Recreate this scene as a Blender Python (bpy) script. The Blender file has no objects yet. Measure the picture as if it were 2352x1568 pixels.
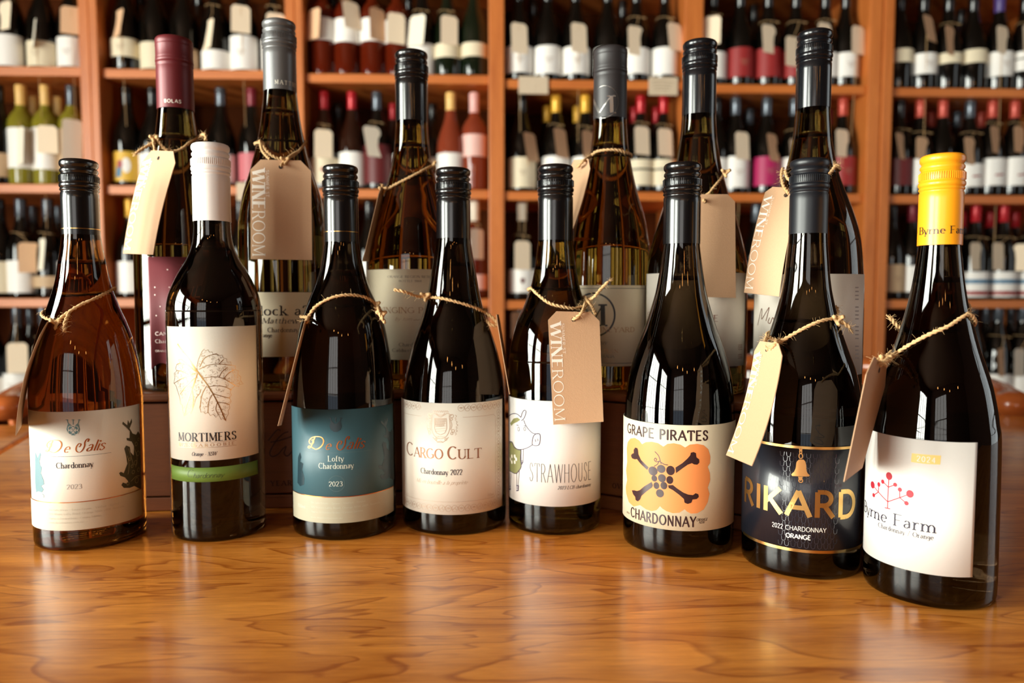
import bpy, math, random
from math import sin, cos, pi, radians, sqrt, atan2
random.seed(7)
SC = bpy.context.scene
COL = SC.collection

# ------------------------------------------------------------------ camera
FPX = 1700.0
YAW, PITCH, CAMH = radians(2.0), radians(3.6), 0.192
cam_d = bpy.data.cameras.new('camera'); cam = bpy.data.objects.new('camera', cam_d); COL.objects.link(cam)
cam.location = (0, 0, CAMH); cam.rotation_euler = (pi/2 - PITCH, 0, -YAW)
cam_d.sensor_width = 36; cam_d.lens = FPX/2352*36; cam_d.clip_start = 0.02; cam_d.clip_end = 60
cam_d.dof.use_dof = True; cam_d.dof.focus_distance = 0.52; cam_d.dof.aperture_fstop = 5.6
SC.camera = cam
# ------------------------------------------------------------------ world, lights, exposure
W = bpy.data.worlds.new('world'); SC.world = W; W.use_nodes = True
W.node_tree.nodes['Background'].inputs[0].default_value = (0.75, 0.86, 1.0, 1)
W.node_tree.nodes['Background'].inputs[1].default_value = 1.0
SC.view_settings.view_transform = 'Standard'; SC.view_settings.look = 'None'
SC.view_settings.exposure = 0.12; SC.view_settings.gamma = 1.0; SC.view_settings.use_curve_mapping = False
SC.cycles.max_bounces = 10; SC.cycles.diffuse_bounces = 4; SC.cycles.glossy_bounces = 4
SC.cycles.transmission_bounces = 9; SC.cycles.caustics_reflective = False; SC.cycles.caustics_refractive = False
SC.cycles.sample_clamp_indirect = 6.0

def area(name, loc, target, sx, sy, power, col):
    l = bpy.data.lights.new(name, 'AREA'); l.shape = 'RECTANGLE'; l.size = sx; l.size_y = sy
    l.energy = power; l.color = col
    o = bpy.data.objects.new(name, l); COL.objects.link(o); o.location = loc
    from mathutils import Vector
    o.rotation_euler = (Vector(target) - Vector(loc)).to_track_quat('-Z', 'Y').to_euler()
    return o
# daylight entering through the room's windows (placed just outside the panes)
DAY = (0.96, 0.985, 0.88)
area('daylight_left_rear', (-2.60, -1.75, 0.42), (0, -1.75, 0.42), 1.18, 1.85, 205, DAY)
area('daylight_left_front', (-2.60, -0.10, 0.42), (0, -0.10, 0.42), 1.18, 1.85, 205, DAY)
area('daylight_street', (-0.95, -3.10, 0.72), (-0.95, 0, 0.72), 1.48, 1.30, 13, (1.0, 0.90, 0.76))
area('daylight_right', (2.60, 0.55, 0.42), (0, 0.55, 0.42), 0.98, 1.85, 7, DAY)
PENDANTS = [(-0.55, -1.35, 1.02), (-0.15, -1.6, 1.02), (0.25, -1.85, 1.02), (0.95, -1.7, 1.05)]

# ------------------------------------------------------------------ projection helpers (photo pixel -> point in the room)
FV = (sin(YAW)*cos(PITCH), cos(YAW)*cos(PITCH), -sin(PITCH))
RV = (cos(YAW), -sin(YAW), 0.0)
UV = (RV[1]*FV[2]-RV[2]*FV[1], RV[2]*FV[0]-RV[0]*FV[2], RV[0]*FV[1]-RV[1]*FV[0])
def ray(px, py):
    a, b = (px-1176)/FPX, -(py-784)/FPX
    return tuple(FV[i] + a*RV[i] + b*UV[i] for i in range(3))
def at_z(px, py, z):
    d = ray(px, py); t = (z-CAMH)/d[2]; return (d[0]*t, d[1]*t, z)
def at_y(px, py, y):
    d = ray(px, py); t = y/d[1]; return (d[0]*t, y, CAMH+d[2]*t)

# ------------------------------------------------------------------ object helpers
def link(name, verts, faces, mat=None, parent=None, smooth=False, mats=None, fm=None):
    me = bpy.data.meshes.new(name); me.from_pydata(verts, [], faces); me.update()
    for m in (mats or ([mat] if mat else [])): me.materials.append(m)
    if fm: me.polygons.foreach_set('material_index', fm)
    if smooth: me.polygons.foreach_set('use_smooth', [True]*len(me.polygons))
    return inst(name, me, parent)
def inst(name, me, parent=None, loc=None):
    o = bpy.data.objects.new(name, me); COL.objects.link(o)
    if parent: o.parent = parent
    if loc: o.location = loc
    return o
def empty(name, loc=(0,0,0)):
    o = bpy.data.objects.new(name, None); COL.objects.link(o); o.location = loc; o.empty_display_size = .02
    return o
def tag(o, label=None, cat=None, group=None, kind=None):
    if label: o['label'] = label
    if cat: o['category'] = cat
    if group: o['group'] = group
    if kind: o['kind'] = kind
    return o
def boxg(x0, x1, y0, y1, z0, z1, b=0.0):
    """box with chamfered edges along all sides (b) as verts, faces"""
    if b <= 0:
        v = [(x, y, z) for z in (z0, z1) for y in (y0, y1) for x in (x0, x1)]
        return v, [(0,2,3,1), (4,5,7,6), (0,1,5,4), (2,6,7,3), (0,4,6,2), (1,3,7,5)]
    import bmesh
    bm = bmesh.new(); bmesh.ops.create_cube(bm, size=1)
    for q in bm.verts: q.co = ((x0+x1)/2+q.co.x*(x1-x0), (y0+y1)/2+q.co.y*(y1-y0), (z0+z1)/2+q.co.z*(z1-z0))
    bmesh.ops.bevel(bm, geom=bm.edges[:], offset=b, segments=2, profile=.5, affect='EDGES')
    bm.verts.index_update()
    v = [tuple(q.co) for q in bm.verts]; f = [tuple(q.index for q in p.verts) for p in bm.faces]; bm.free()
    return v, f
def join(parts):
    V, F = [], []
    for v, f in parts:
        n = len(V); V += v; F += [tuple(i+n for i in q) for q in f]
    return V, F
def lathe(prof, n=48, c=(0,0,0), close=True):
    V, F = [], []
    for r, z in prof:
        for i in range(n):
            a = 2*pi*i/n; V.append((c[0]+r*sin(a), c[1]-r*cos(a), c[2]+z))
    for j in range(len(prof)-1):
        for i in range(n):
            k = (i+1) % n
            F.append((j*n+i, j*n+k, (j+1)*n+k, (j+1)*n+i))
    if close:
        F.append(tuple(reversed(range(n)))); F.append(tuple((len(prof)-1)*n+i for i in range(n)))
    return V, F
def tube(pts, r, n=6, taper=None):
    V, F = [], []; m = len(pts)
    prevu = None
    for j, p in enumerate(pts):
        a = pts[max(j-1, 0)]; b = pts[min(j+1, m-1)]
        t = [b[i]-a[i] for i in range(3)]; L = sqrt(sum(q*q for q in t)) or 1; t = [q/L for q in t]
        ref = prevu or ((0,0,1) if abs(t[2]) < .9 else (1,0,0))
        d = sum(ref[i]*t[i] for i in range(3)); u = [ref[i]-d*t[i] for i in range(3)]
        L = sqrt(sum(q*q for q in u)) or 1; u = [q/L for q in u]; prevu = tuple(u)
        w = (t[1]*u[2]-t[2]*u[1], t[2]*u[0]-t[0]*u[2], t[0]*u[1]-t[1]*u[0])
        rr = r*(taper[j] if taper else 1)
        for i in range(n):
            a = 2*pi*i/n; V.append(tuple(p[k]+rr*(cos(a)*u[k]+sin(a)*w[k]) for k in range(3)))
    for j in range(m-1):
        for i in range(n):
            k = (i+1) % n; F.append((j*n+i, j*n+k, (j+1)*n+k, (j+1)*n+i))
    F.append(tuple(reversed(range(n)))); F.append(tuple((m-1)*n+i for i in range(n)))
    return V, F
def catmull(P, k=8):
    if len(P) < 3: return list(P)
    D = len(P[0]); out = []
    Q = [tuple(2*P[0][i]-P[1][i] for i in range(D))] + list(P) + [tuple(2*P[-1][i]-P[-2][i] for i in range(D))]
    for j in range(1, len(Q)-2):
        for s in range(k):
            t = s/k
            out.append(tuple(.5*((2*Q[j][i]) + (-Q[j-1][i]+Q[j+1][i])*t + (2*Q[j-1][i]-5*Q[j][i]+4*Q[j+1][i]-Q[j+2][i])*t*t
                       + (-Q[j-1][i]+3*Q[j][i]-3*Q[j+1][i]+Q[j+2][i])*t**3) for i in range(D)))
    out.append(tuple(P[-1])); return out

# ------------------------------------------------------------------ materials
def lin(c):
    return tuple(((v/255)/12.92 if v/255 <= .04045 else ((v/255+.055)/1.055)**2.4) for v in c)
MC = {}
def mat(key, rgb, rough=.5, metal=0.0, trans=0.0, coat=0.0, spec=.5, ior=1.5, noise=0, nscale=200, emit=None, coatr=.05, bump=0):
    if key in MC: return MC[key]
    m = bpy.data.materials.new(key); m.use_nodes = True; nt = m.node_tree; b = nt.nodes['Principled BSDF']
    c = lin(rgb)
    b.inputs['Base Color'].default_value = (*c, 1); b.inputs['Roughness'].default_value = rough
    b.inputs['Metallic'].default_value = metal; b.inputs['Transmission Weight'].default_value = trans
    b.inputs['IOR'].default_value = ior; b.inputs['Coat Weight'].default_value = coat
    b.inputs['Coat Roughness'].default_value = coatr; b.inputs['Specular IOR Level'].default_value = spec
    if emit:
        b.inputs['Emission Color'].default_value = (*lin(emit[0]), 1); b.inputs['Emission Strength'].default_value = emit[1]
    tc = nt.nodes.new('ShaderNodeTexCoord')
    n = nt.nodes.new('ShaderNodeTexNoise'); n.inputs['Scale'].default_value = nscale; n.inputs['Detail'].default_value = 4
    nt.links.new(tc.outputs['Object'], n.inputs['Vector'])
    if noise:
        mx = nt.nodes.new('ShaderNodeMix'); mx.data_type = 'RGBA'
        mx.inputs[6].default_value = (*[v*(1-noise) for v in c], 1); mx.inputs[7].default_value = (*[min(1, v*(1+noise)) for v in c], 1)
        nt.links.new(n.outputs['Fac'], mx.inputs[0]); nt.links.new(mx.outputs[2], b.inputs['Base Color'])
    if bump:
        bp = nt.nodes.new('ShaderNodeBump'); bp.inputs['Strength'].default_value = bump; bp.inputs['Distance'].default_value = .0005
        nt.links.new(n.outputs['Fac'], bp.inputs['Height']); nt.links.new(bp.outputs['Normal'], b.inputs['Normal'])
    MC[key] = m; return m

def wood(key, light, dark, axis='X', scale=1.0, rough=.35, ring=.6, coat=0.3, coatr=.2, pores=.5, cath=0.0):
    """procedural timber: long grain along an axis, with rings, streaks and pores"""
    if key in MC: return MC[key]
    m = bpy.data.materials.new(key); m.use_nodes = True; nt = m.node_tree; N = nt.nodes.new; Lk = nt.links.new
    b = nt.nodes['Principled BSDF']; b.inputs['Roughness'].default_value = rough
    b.inputs['Coat Weight'].default_value = coat; b.inputs['Coat Roughness'].default_value = coatr
    tc = N('ShaderNodeTexCoord')
    def mapped(sx, sy, sz):
        mp = N('ShaderNodeMapping')
        s = {'X': (sx, sy, sz), 'Z': (sy, sz, sx), 'Y': (sy, sx, sz)}[axis]
        mp.inputs['Scale'].default_value = [q*scale for q in s]; Lk(tc.outputs['Object'], mp.inputs['Vector']); return mp
    def noise(mp, sc, det=5, rough=.6, dist=0):
        n = N('ShaderNodeTexNoise'); n.inputs['Scale'].default_value = sc; n.inputs['Detail'].default_value = det
        n.inputs['Roughness'].default_value = rough; n.inputs['Distortion'].default_value = dist
        Lk(mp.outputs[0], n.inputs['Vector']); return n
    n1 = noise(mapped(1.2, 14, 14), 3, 6, .65, .4)        # broad streaks
    n2 = noise(mapped(16, 230, 230), 3, 4, .7)             # fine grain
    n3 = noise(mapped(9, 420, 420), 2, 2, .5)             # pores
    # cathedral rings : contour lines of a slow stretched noise
    nb = noise(mapped(3.0, 13, 13), 1.3, 3, .5, .5)
    mul = N('ShaderNodeMath'); mul.operation = 'MULTIPLY'; mul.inputs[1].default_value = 11.0; Lk(nb.outputs['Fac'], mul.inputs[0])
    fr = N('ShaderNodeMath'); fr.operation = 'FRACT'; Lk(mul.outputs[0], fr.inputs[0])
    rr = N('ShaderNodeValToRGB'); e = rr.color_ramp.elements
    e[0].position = 0; e[0].color = (0,0,0,1); e[1].position = .78; e[1].color = (.25,.25,.25,1)
    q = e.new(.93); q.color = (1,1,1,1); q = e.new(1.0); q.color = (0,0,0,1); Lk(fr.outputs[0], rr.inputs['Fac'])
    base = N('ShaderNodeMix'); base.data_type = 'RGBA'
    base.inputs[6].default_value = (*lin(light), 1); base.inputs[7].default_value = (*lin(dark), 1)
    s1 = N('ShaderNodeMapRange'); s1.inputs['From Min'].default_value = .32; s1.inputs['From Max'].default_value = .72
    Lk(n1.outputs['Fac'], s1.inputs['Value'])
    add = N('ShaderNodeMath'); add.operation = 'MULTIPLY_ADD'; add.inputs[1].default_value = cath; Lk(rr.outputs['Color'], add.inputs[0])
    h = N('ShaderNodeMath'); h.operation = 'MULTIPLY'; h.inputs[1].default_value = ring; Lk(s1.outputs[0], h.inputs[0]); Lk(h.outputs[0], add.inputs[2])
    g = N('ShaderNodeMath'); g.operation = 'MULTIPLY_ADD'; g.inputs[1].default_value = .9; g.inputs[2].default_value = -.42
    Lk(n2.outputs['Fac'], g.inputs[0])
    sm = N('ShaderNodeMath'); sm.operation = 'ADD'; sm.use_clamp = True; Lk(add.outputs[0], sm.inputs[0]); Lk(g.outputs[0], sm.inputs[1])
    Lk(sm.outputs[0], base.inputs[0])
    pr = N('ShaderNodeValToRGB'); e = pr.color_ramp.elements; e[0].position = .63; e[0].color = (1,1,1,1); e[1].position = .72; k = 1-pores; e[1].color = (k,k*.8,k*.6,1)
    Lk(n3.outputs['Fac'], pr.inputs['Fac'])
    fin = N('ShaderNodeMix'); fin.data_type = 'RGBA'; fin.blend_type = 'MULTIPLY'; fin.inputs[0].default_value = 1
    Lk(base.outputs[2], fin.inputs[6]); Lk(pr.outputs['Color'], fin.inputs[7]); Lk(fin.outputs[2], b.inputs['Base Color'])
    bp = N('ShaderNodeBump'); bp.inputs['Strength'].default_value = .12; bp.inputs['Distance'].default_value = .0006
    Lk(n2.outputs['Fac'], bp.inputs['Height']); Lk(bp.outputs[0], b.inputs['Normal'])
    MC[key] = m; return m

TABLE = wood('table_oak', (246,160,66), (166,86,18), 'X', 1.0, .32, .85, .5, .16, .45, .55)
SHELFW = wood('shelf_timber', (214,124,56), (172,86,32), 'X', 1.0, .45, .7, .1, .3, .2)
POSTW = wood('post_timber', (212,124,58), (168,84,32), 'Z', 1.0, .45, .7, .1, .3, .2)
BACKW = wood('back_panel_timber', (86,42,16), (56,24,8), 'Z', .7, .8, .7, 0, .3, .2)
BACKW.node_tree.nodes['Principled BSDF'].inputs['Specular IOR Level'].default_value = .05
CRATEW = wood('crate_pine', (132,70,30), (98,48,18), 'X', 1.0, .5, .7, .1, .3, .3)
RAILW = wood('rail_timber', (196,104,48), (150,70,28), 'X', 1.0, .25, .7, .4, .1, .2)
FLOORW = wood('floor_timber', (70,38,20), (48,24,12), 'X', .8, .4, .7, .2, .3, .3)
PLASTER = mat('plaster', (60,34,18), .9, noise=.06, nscale=8)
CEIL = mat('ceiling_paint', (84,56,34), .9, noise=.04, nscale=5)
WFRAME = mat('window_paint', (70,46,32), .5, noise=.1, nscale=20)
PANE = mat('pane_glass', (250,252,255), .0, trans=1, ior=1.02)
def glass(key, rgb, noise=0): return mat(key, rgb, .0, trans=1.0, ior=1.5)
G_AMBER = glass('glass_amber', (114,68,24)); G_DARK = glass('glass_dark_olive', (66,48,32)); G_OLIVE = glass('glass_olive', (86,70,32))
G_BLACK = glass('glass_near_black', (50,37,24)); G_GOLD = glass('glass_antique', (112,86,30))
G_CLEAR = glass('glass_inner', (235,235,225))
PAPER = mat('label_paper', (238,230,216), .55, noise=.02, nscale=900, bump=.08)
PAPERW = mat('label_white', (244,240,234), .5, noise=.015, nscale=900, bump=.06)
CREAM = mat('label_cream', (232,218,188), .6, noise=.03, nscale=900, bump=.08)
KRAFT = mat('kraft_card', (196,156,120), .75, noise=.09, nscale=1400, bump=.2)
KRAFTD = mat('kraft_card_pale', (214,184,150), .75, noise=.07, nscale=300)
TWINE = mat('jute_twine', (208,168,118), .9, noise=.2, nscale=800)
INK = mat('ink_black', (24,18,22), .4); WHITE = mat('ink_white', (246,238,226), .5)
COPPER = mat('foil_copper', (222,140,78), .28, metal=1); GOLD = mat('foil_gold', (220,178,110), .25, metal=1)
# ------------------------------------------------------------------ stroke lettering
GL = {
'A': (.78, 't0 0 .39 1;k.39 1 .78 0;t.14 .34 .64 .34'), 'B': (.64, 'k.08 0 .08 1;t.08 1 .33 1;a.33 .76 .22 .24 90 -90;t.08 .52 .33 .52;a.33 .26 .27 .26 90 -90;t.08 0 .33 0'),
'C': (.8, 'a.44 .5 .4 .5 48 312'), 'D': (.78, 'k.08 0 .08 1;t.08 1 .3 1;a.3 .5 .4 .5 90 -90;t.08 0 .3 0'),
'E': (.6, 'k.08 0 .08 1;t.08 1 .54 1;t.08 .52 .46 .52;t.08 0 .56 0'), 'F': (.56, 'k.08 0 .08 1;t.08 1 .54 1;t.08 .5 .44 .5'),
'G': (.84, 'a.44 .5 .4 .5 48 325;k.77 .42 .77 .1;t.55 .42 .82 .42'), 'H': (.76, 'k.08 0 .08 1;k.68 0 .68 1;t.08 .52 .68 .52'),
'I': (.18, 'k.09 0 .09 1'), 'J': (.46, 'k.36 1 .36 .22;a.19 .22 .17 .22 0 -150'), 'K': (.7, 'k.08 0 .08 1;t.08 .38 .62 1;k.24 .56 .68 0'),
'L': (.58, 'k.08 0 .08 1;t.08 0 .56 0'), 'M': (.92, 't.08 0 .1 1;k.1 1 .46 .08;t.46 .08 .82 1;k.82 1 .84 0'),
'N': (.76, 't.09 0 .09 1;k.09 1 .67 0;t.67 0 .67 1'), 'O': (.88, 'a.44 .5 .4 .5 0 360'), 'P': (.6, 'k.08 0 .08 1;t.08 1 .3 1;a.3 .74 .25 .26 90 -90;t.08 .48 .3 .48'),
'Q': (.88, 'a.44 .5 .4 .5 0 360;k.5 .2 .84 -.12'), 'R': (.68, 'k.08 0 .08 1;t.08 1 .3 1;a.3 .74 .25 .26 90 -90;t.08 .48 .3 .48;k.32 .48 .64 0'),
'S': (.58, 's.51 .8 .42 .95 .28 1 .13 .94 .08 .77 .16 .61 .4 .46 .51 .27 .44 .07 .28 0 .13 .04 .06 .2'), 'T': (.7, 'k.35 0 .35 .97;t0 1 .7 1;t.01 1 -.01 .85;t.69 1 .71 .85'),
'U': (.74, 'k.09 1 .09 .3;a.36 .3 .27 .3 180 360;t.63 .3 .63 1'), 'V': (.74, 'k0 1 .37 0;t.37 0 .74 1'),
'W': (1.08, 'k0 1 .27 0;t.27 0 .54 1;k.54 1 .81 0;t.81 0 1.08 1'), 'X': (.7, 'k.02 1 .68 0;t.02 0 .68 1'), 'Y': (.68, 'k0 1 .34 .46;t.68 1 .34 .46;k.34 .46 .34 0'),
'Z': (.6, 't.04 1 .56 1;k.56 1 .04 0;t.04 0 .56 0'),
'a': (.5, 's.08 .5 .2 .62 .33 .58 .38 .44;k.38 .46 .38 .04;s.38 .36 .2 .34 .07 .22 .09 .06 .22 0 .38 .14'), 'b': (.54, 'k.08 0 .08 1;a.28 .31 .21 .31 180 -180'),
'c': (.48, 'a.27 .31 .21 .31 50 310'), 'd': (.56, 'a.27 .31 .21 .31 0 360;k.48 0 .48 1'), 'e': (.5, 't.06 .34 .47 .34;a.27 .31 .21 .31 5 315'),
'f': (.34, 'k.14 0 .14 .8;s.14 .8 .19 .97 .33 .96;t.02 .62 .3 .62'), 'g': (.52, 'a.26 .35 .19 .26 0 360;s.45 .6 .45 0 .37 -.22 .2 -.28 .07 -.2'),
'h': (.56, 'k.08 0 .08 1;s.08 .42 .2 .59 .36 .6 .46 .45;k.46 .46 .46 0'), 'i': (.18, 'k.09 0 .09 .62;o.09 .85 .08'), 'j': (.2, 'k.1 -.2 .1 .62;o.1 .85 .08'),
'k': (.5, 'k.08 0 .08 1;t.08 .26 .42 .62;k.2 .36 .46 0'), 'l': (.18, 'k.09 0 .09 1'),
'm': (.86, 'k.08 0 .08 .62;s.08 .42 .18 .58 .3 .6 .42 .45;k.43 .47 .43 0;s.43 .42 .54 .58 .66 .6 .77 .45;k.78 .47 .78 0'),
'n': (.56, 'k.08 0 .08 .62;s.08 .42 .2 .59 .36 .6 .46 .45;k.46 .46 .46 0'), 'o': (.54, 'a.27 .31 .22 .31 0 360'), 'p': (.54, 'k.08 -.28 .08 .62;a.28 .31 .21 .31 180 -180'),
'r': (.38, 'k.08 0 .08 .62;s.08 .38 .16 .55 .26 .62 .36 .56'), 's': (.42, 's.37 .5 .22 .62 .09 .55 .1 .42 .32 .26 .36 .12 .24 0 .12 .02 .05 .13'),
't': (.34, 'k.14 .82 .14 .12;s.14 .12 .2 .01 .32 .06;t.02 .62 .3 .62'), 'u': (.56, 'k.08 .62 .08 .2;s.08 .2 .14 .03 .28 0 .42 .12;k.46 .62 .46 0'),
'v': (.48, 'k0 .62 .24 0;t.24 0 .48 .62'), 'w': (.72, 'k0 .62 .18 0;t.18 0 .36 .62;k.36 .62 .54 0;t.54 0 .72 .62'), 'x': (.46, 'k0 .62 .44 0;t0 0 .44 .62'),
'y': (.48, 'k0 .62 .24 0;t.48 .62 .14 -.28'), 'z': (.44, 't.03 .62 .41 .62;k.41 .62 .03 0;t.03 0 .41 0'), ' ': (.34, ''), '-': (.4, 't.06 .34 .34 .34'), '.': (.16, 'o.08 .05 .07'),
"'": (.14, 't.07 1 .07 .8'), ',': (.16, 't.1 .08 .04 -.14'), '/': (.44, 't.02 -.1 .42 1'),
'0': (.56, 'a.28 .5 .23 .5 0 360'), '1': (.34, 'k.2 0 .2 1;t.2 1 .06 .82'), '2': (.54, 's.06 .76 .12 .95 .28 1 .44 .92 .46 .72 .36 .5 .05 .0;t.05 0 .5 0'),
'3': (.54, 's.08 .86 .2 .99 .38 .97 .44 .76 .34 .58 .22 .53;s.22 .53 .42 .48 .48 .27 .4 .06 .22 0 .06 .1'), '4': (.56, 't.4 1 .04 .3;t.04 .3 .54 .3;k.4 0 .4 1'),
'5': (.52, 't.46 1 .14 1;t.14 1 .1 .55;s.1 .55 .28 .62 .44 .5 .46 .28 .34 .04 .18 0 .06 .08'), '6': (.54, 's.44 .95 .2 .8 .07 .4 .1 .1 .27 0 .44 .1 .46 .34 .36 .54 .2 .54 .08 .36'),
'7': (.5, 't.04 1 .48 1;k.48 1 .18 0'), '8': (.54, 'a.27 .76 .17 .24 0 360;a.27 .27 .21 .27 0 360'), '9': (.54, 'a.27 .7 .2 .3 0 360;s.47 .7 .44 .3 .3 .05 .12 0'),
'$': (.56, 's.48 .8 .28 .92 .1 .8 .12 .6 .4 .44 .46 .22 .3 .06 .06 .16;t.28 -.1 .28 1.08'),
# swash capitals and looped lower case for the script lettering
'\x01': (1.15, 's.3 1 .2 .6 .14 .2 .0 .04 -.1 .12 .0 .22 .25 .1 .6 .0 .92 .3 .98 .7 .8 1 .45 1.08 .1 .98 -.1 .7 -.02 .45 .18 .42 .26 .62 .18 .78 .08 .72'),
'\x02': (.95, 's.86 .82 .92 .98 .8 1.08 .64 .98 .58 .76 .66 .52 .62 .2 .42 -.02 .12 .0 -.12 .2 -.16 .5 .0 .72 .22 .66 .2 .48 .08 .42'),
}
def parse(spec):
    out = []
    for s in spec.split(';'):
        if not s: continue
        k = s[0]; v = [float(q) for q in s[1:].split()]
        if k in 'tkl': out.append((k, [(v[i], v[i+1]) for i in range(0, len(v), 2)]))
        elif k == 's': out.append(('s', catmull([(v[i], v[i+1]) for i in range(0, len(v), 2)], 5)))
        elif k == 'a':
            n = max(6, int(abs(v[5]-v[4])/15))
            out.append(('s', [(v[0]+v[2]*cos(radians(v[4]+(v[5]-v[4])*i/n)), v[1]+v[3]*sin(radians(v[4]+(v[5]-v[4])*i/n))) for i in range(n+1)]))
        elif k == 'o': out.append(('o', v))
    return out
GP = {k: (w, parse(s)) for k, (w, s) in GL.items()}

class Pen:
    """collects flat ribbons / fills in a surface's own 2D coordinates and lays them on that surface"""
    def __init__(self, surf, off=.00035): self.s = surf; self.off = off; self.V = []; self.F = []
    def _add(self, pts2, faces):
        n = len(self.V); self.V += [self.s.pt(u, v, self.off) for u, v in pts2]; self.F += [tuple(i+n for i in f) for f in faces]
    def ribbon(self, P, wf, maxseg=.004):
        Q = [P[0]]
        for a, b in zip(P, P[1:]):
            L = sqrt((b[0]-a[0])**2+(b[1]-a[1])**2); k = max(1, int(L/maxseg))
            for i in range(1, k+1): Q.append((a[0]+(b[0]-a[0])*i/k, a[1]+(b[1]-a[1])*i/k))
        pts = []; m = len(Q)
        for j in range(m):
            a = Q[max(j-1, 0)]; b = Q[min(j+1, m-1)]; dx, dy = b[0]-a[0], b[1]-a[1]; L = sqrt(dx*dx+dy*dy) or 1e-9
            w = wf(dx/L, dy/L)/2; pts += [(Q[j][0]-dy/L*w, Q[j][1]+dx/L*w), (Q[j][0]+dy/L*w, Q[j][1]-dx/L*w)]
        self._add(pts, [(2*j, 2*j+1, 2*j+3, 2*j+2) for j in range(m-1)])
    def line(self, P, w, smooth=False): self.ribbon(catmull(P, 6) if smooth else P, lambda x, y: w)
    def disc(self, c, rx, ry=None, n=20):
        ry = ry or rx
        self._add([c]+[(c[0]+rx*cos(2*pi*i/n), c[1]+ry*sin(2*pi*i/n)) for i in range(n)], [(0, 1+i, 1+(i+1) % n) for i in range(n)])
    def ring(self, c, rx, ry, w, n=28): self.line([(c[0]+rx*cos(2*pi*i/n), c[1]+ry*sin(2*pi*i/n)) for i in range(n+1)], w)
    def fill(self, P, step):
        xs = [p[0] for p in P]; x = min(xs); x1 = max(xs); n = len(P)
        def cuts(X):
            r = []
            for i in range(n):
                a, b = P[i], P[(i+1) % n]
                if (a[0] <= X) != (b[0] <= X): r.append(a[1]+(b[1]-a[1])*(X-a[0])/(b[0]-a[0]))
            return sorted(r)
        k = max(2, int((x1-x)/step)); step = (x1-x)/k; eps = step*.01
        for i in range(k):
            a, b = x+i*step+eps, x+(i+1)*step-eps; ca, cb, cm = cuts(a), cuts(b), cuts((a+b)/2)
            if len(ca) != len(cm): ca = cm
            if len(cb) != len(cm): cb = cm
            for j in range(0, len(cm)-1, 2):
                self._add([(x+i*step, ca[j]), (x+(i+1)*step, cb[j]), (x+(i+1)*step, cb[j+1]), (x+i*step, ca[j+1])], [(0, 1, 2, 3)])
    def text(self, st, x0, x1, y0, h, wt=.13, tn=.035, serif=True, slant=0, rnd=False, track=.1, rot=False, x_h=None):
        """letters between x0 and x1 along the baseline y0 (rot: runs down, tops to the right)"""
        adv = sum(GP.get(c, GP[' '])[0]+track for c in st)-track
        sx = (x1-x0)/(adv*h) if not rot else (x1-x0)/(adv*h)
        if rot: sx = abs(sx)
        X = 0.0
        def T(p, X):
            u = (X+p[0])*sx*h + slant*p[1]*h; v = p[1]*h
            return (x0+u, y0+v) if not rot else (y0+v, x0-u)
        def wfun(k):
            def f(dx, dy):
                if k == 't': return tn*h
                if k == 'k': return wt*h
                q = abs(dx if rot else dy)
                return (tn+(wt-tn)*q**1.4)*h
            return f
        for c in st:
            w, strokes = GP.get(c, GP[' '])
            for k, P in strokes:
                if k == 'o': q = T((P[0], P[1]), X); self.disc(q, max(P[2], wt*.7)*h, n=10); continue
                Q = [T(p, X) for p in P]; self.ribbon(Q, wfun(k if k != 'l' else 's'))
                if rnd:
                    for e in (Q[0], Q[-1]): self.disc(e, (wt if k != 't' else tn)*h/2, n=8)
                elif serif and k in 'kt' and abs(P[0][1]-P[-1][1]) > .3:
                    for e in (P[0], P[-1]):
                        if e[1] in (0, 1, .62, -.28):
                            ww = (wt if k == 'k' else tn)/2/max(sx, .3); l = .07+ww; r = .07+ww
                            if c.islower() and e[1] >= .62: r = 0
                            if c in 'AVMNWv' and not ((e[0] < .1 or e[0] > w-.12) or c in 'A' and e[1] == 0): continue
                            a, b = T((e[0]-l, e[1]), X), T((e[0]+r, e[1]), X)
                            self.ribbon([a, b], lambda x, y: tn*1.3*h)
            if serif and c in 'CGST' and c != 'T':
                pass
            X += w+track
    def build(self, name, m, parent):
        return link(name, self.V, self.F, m, parent, isinstance(self.s, Cyl))

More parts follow.
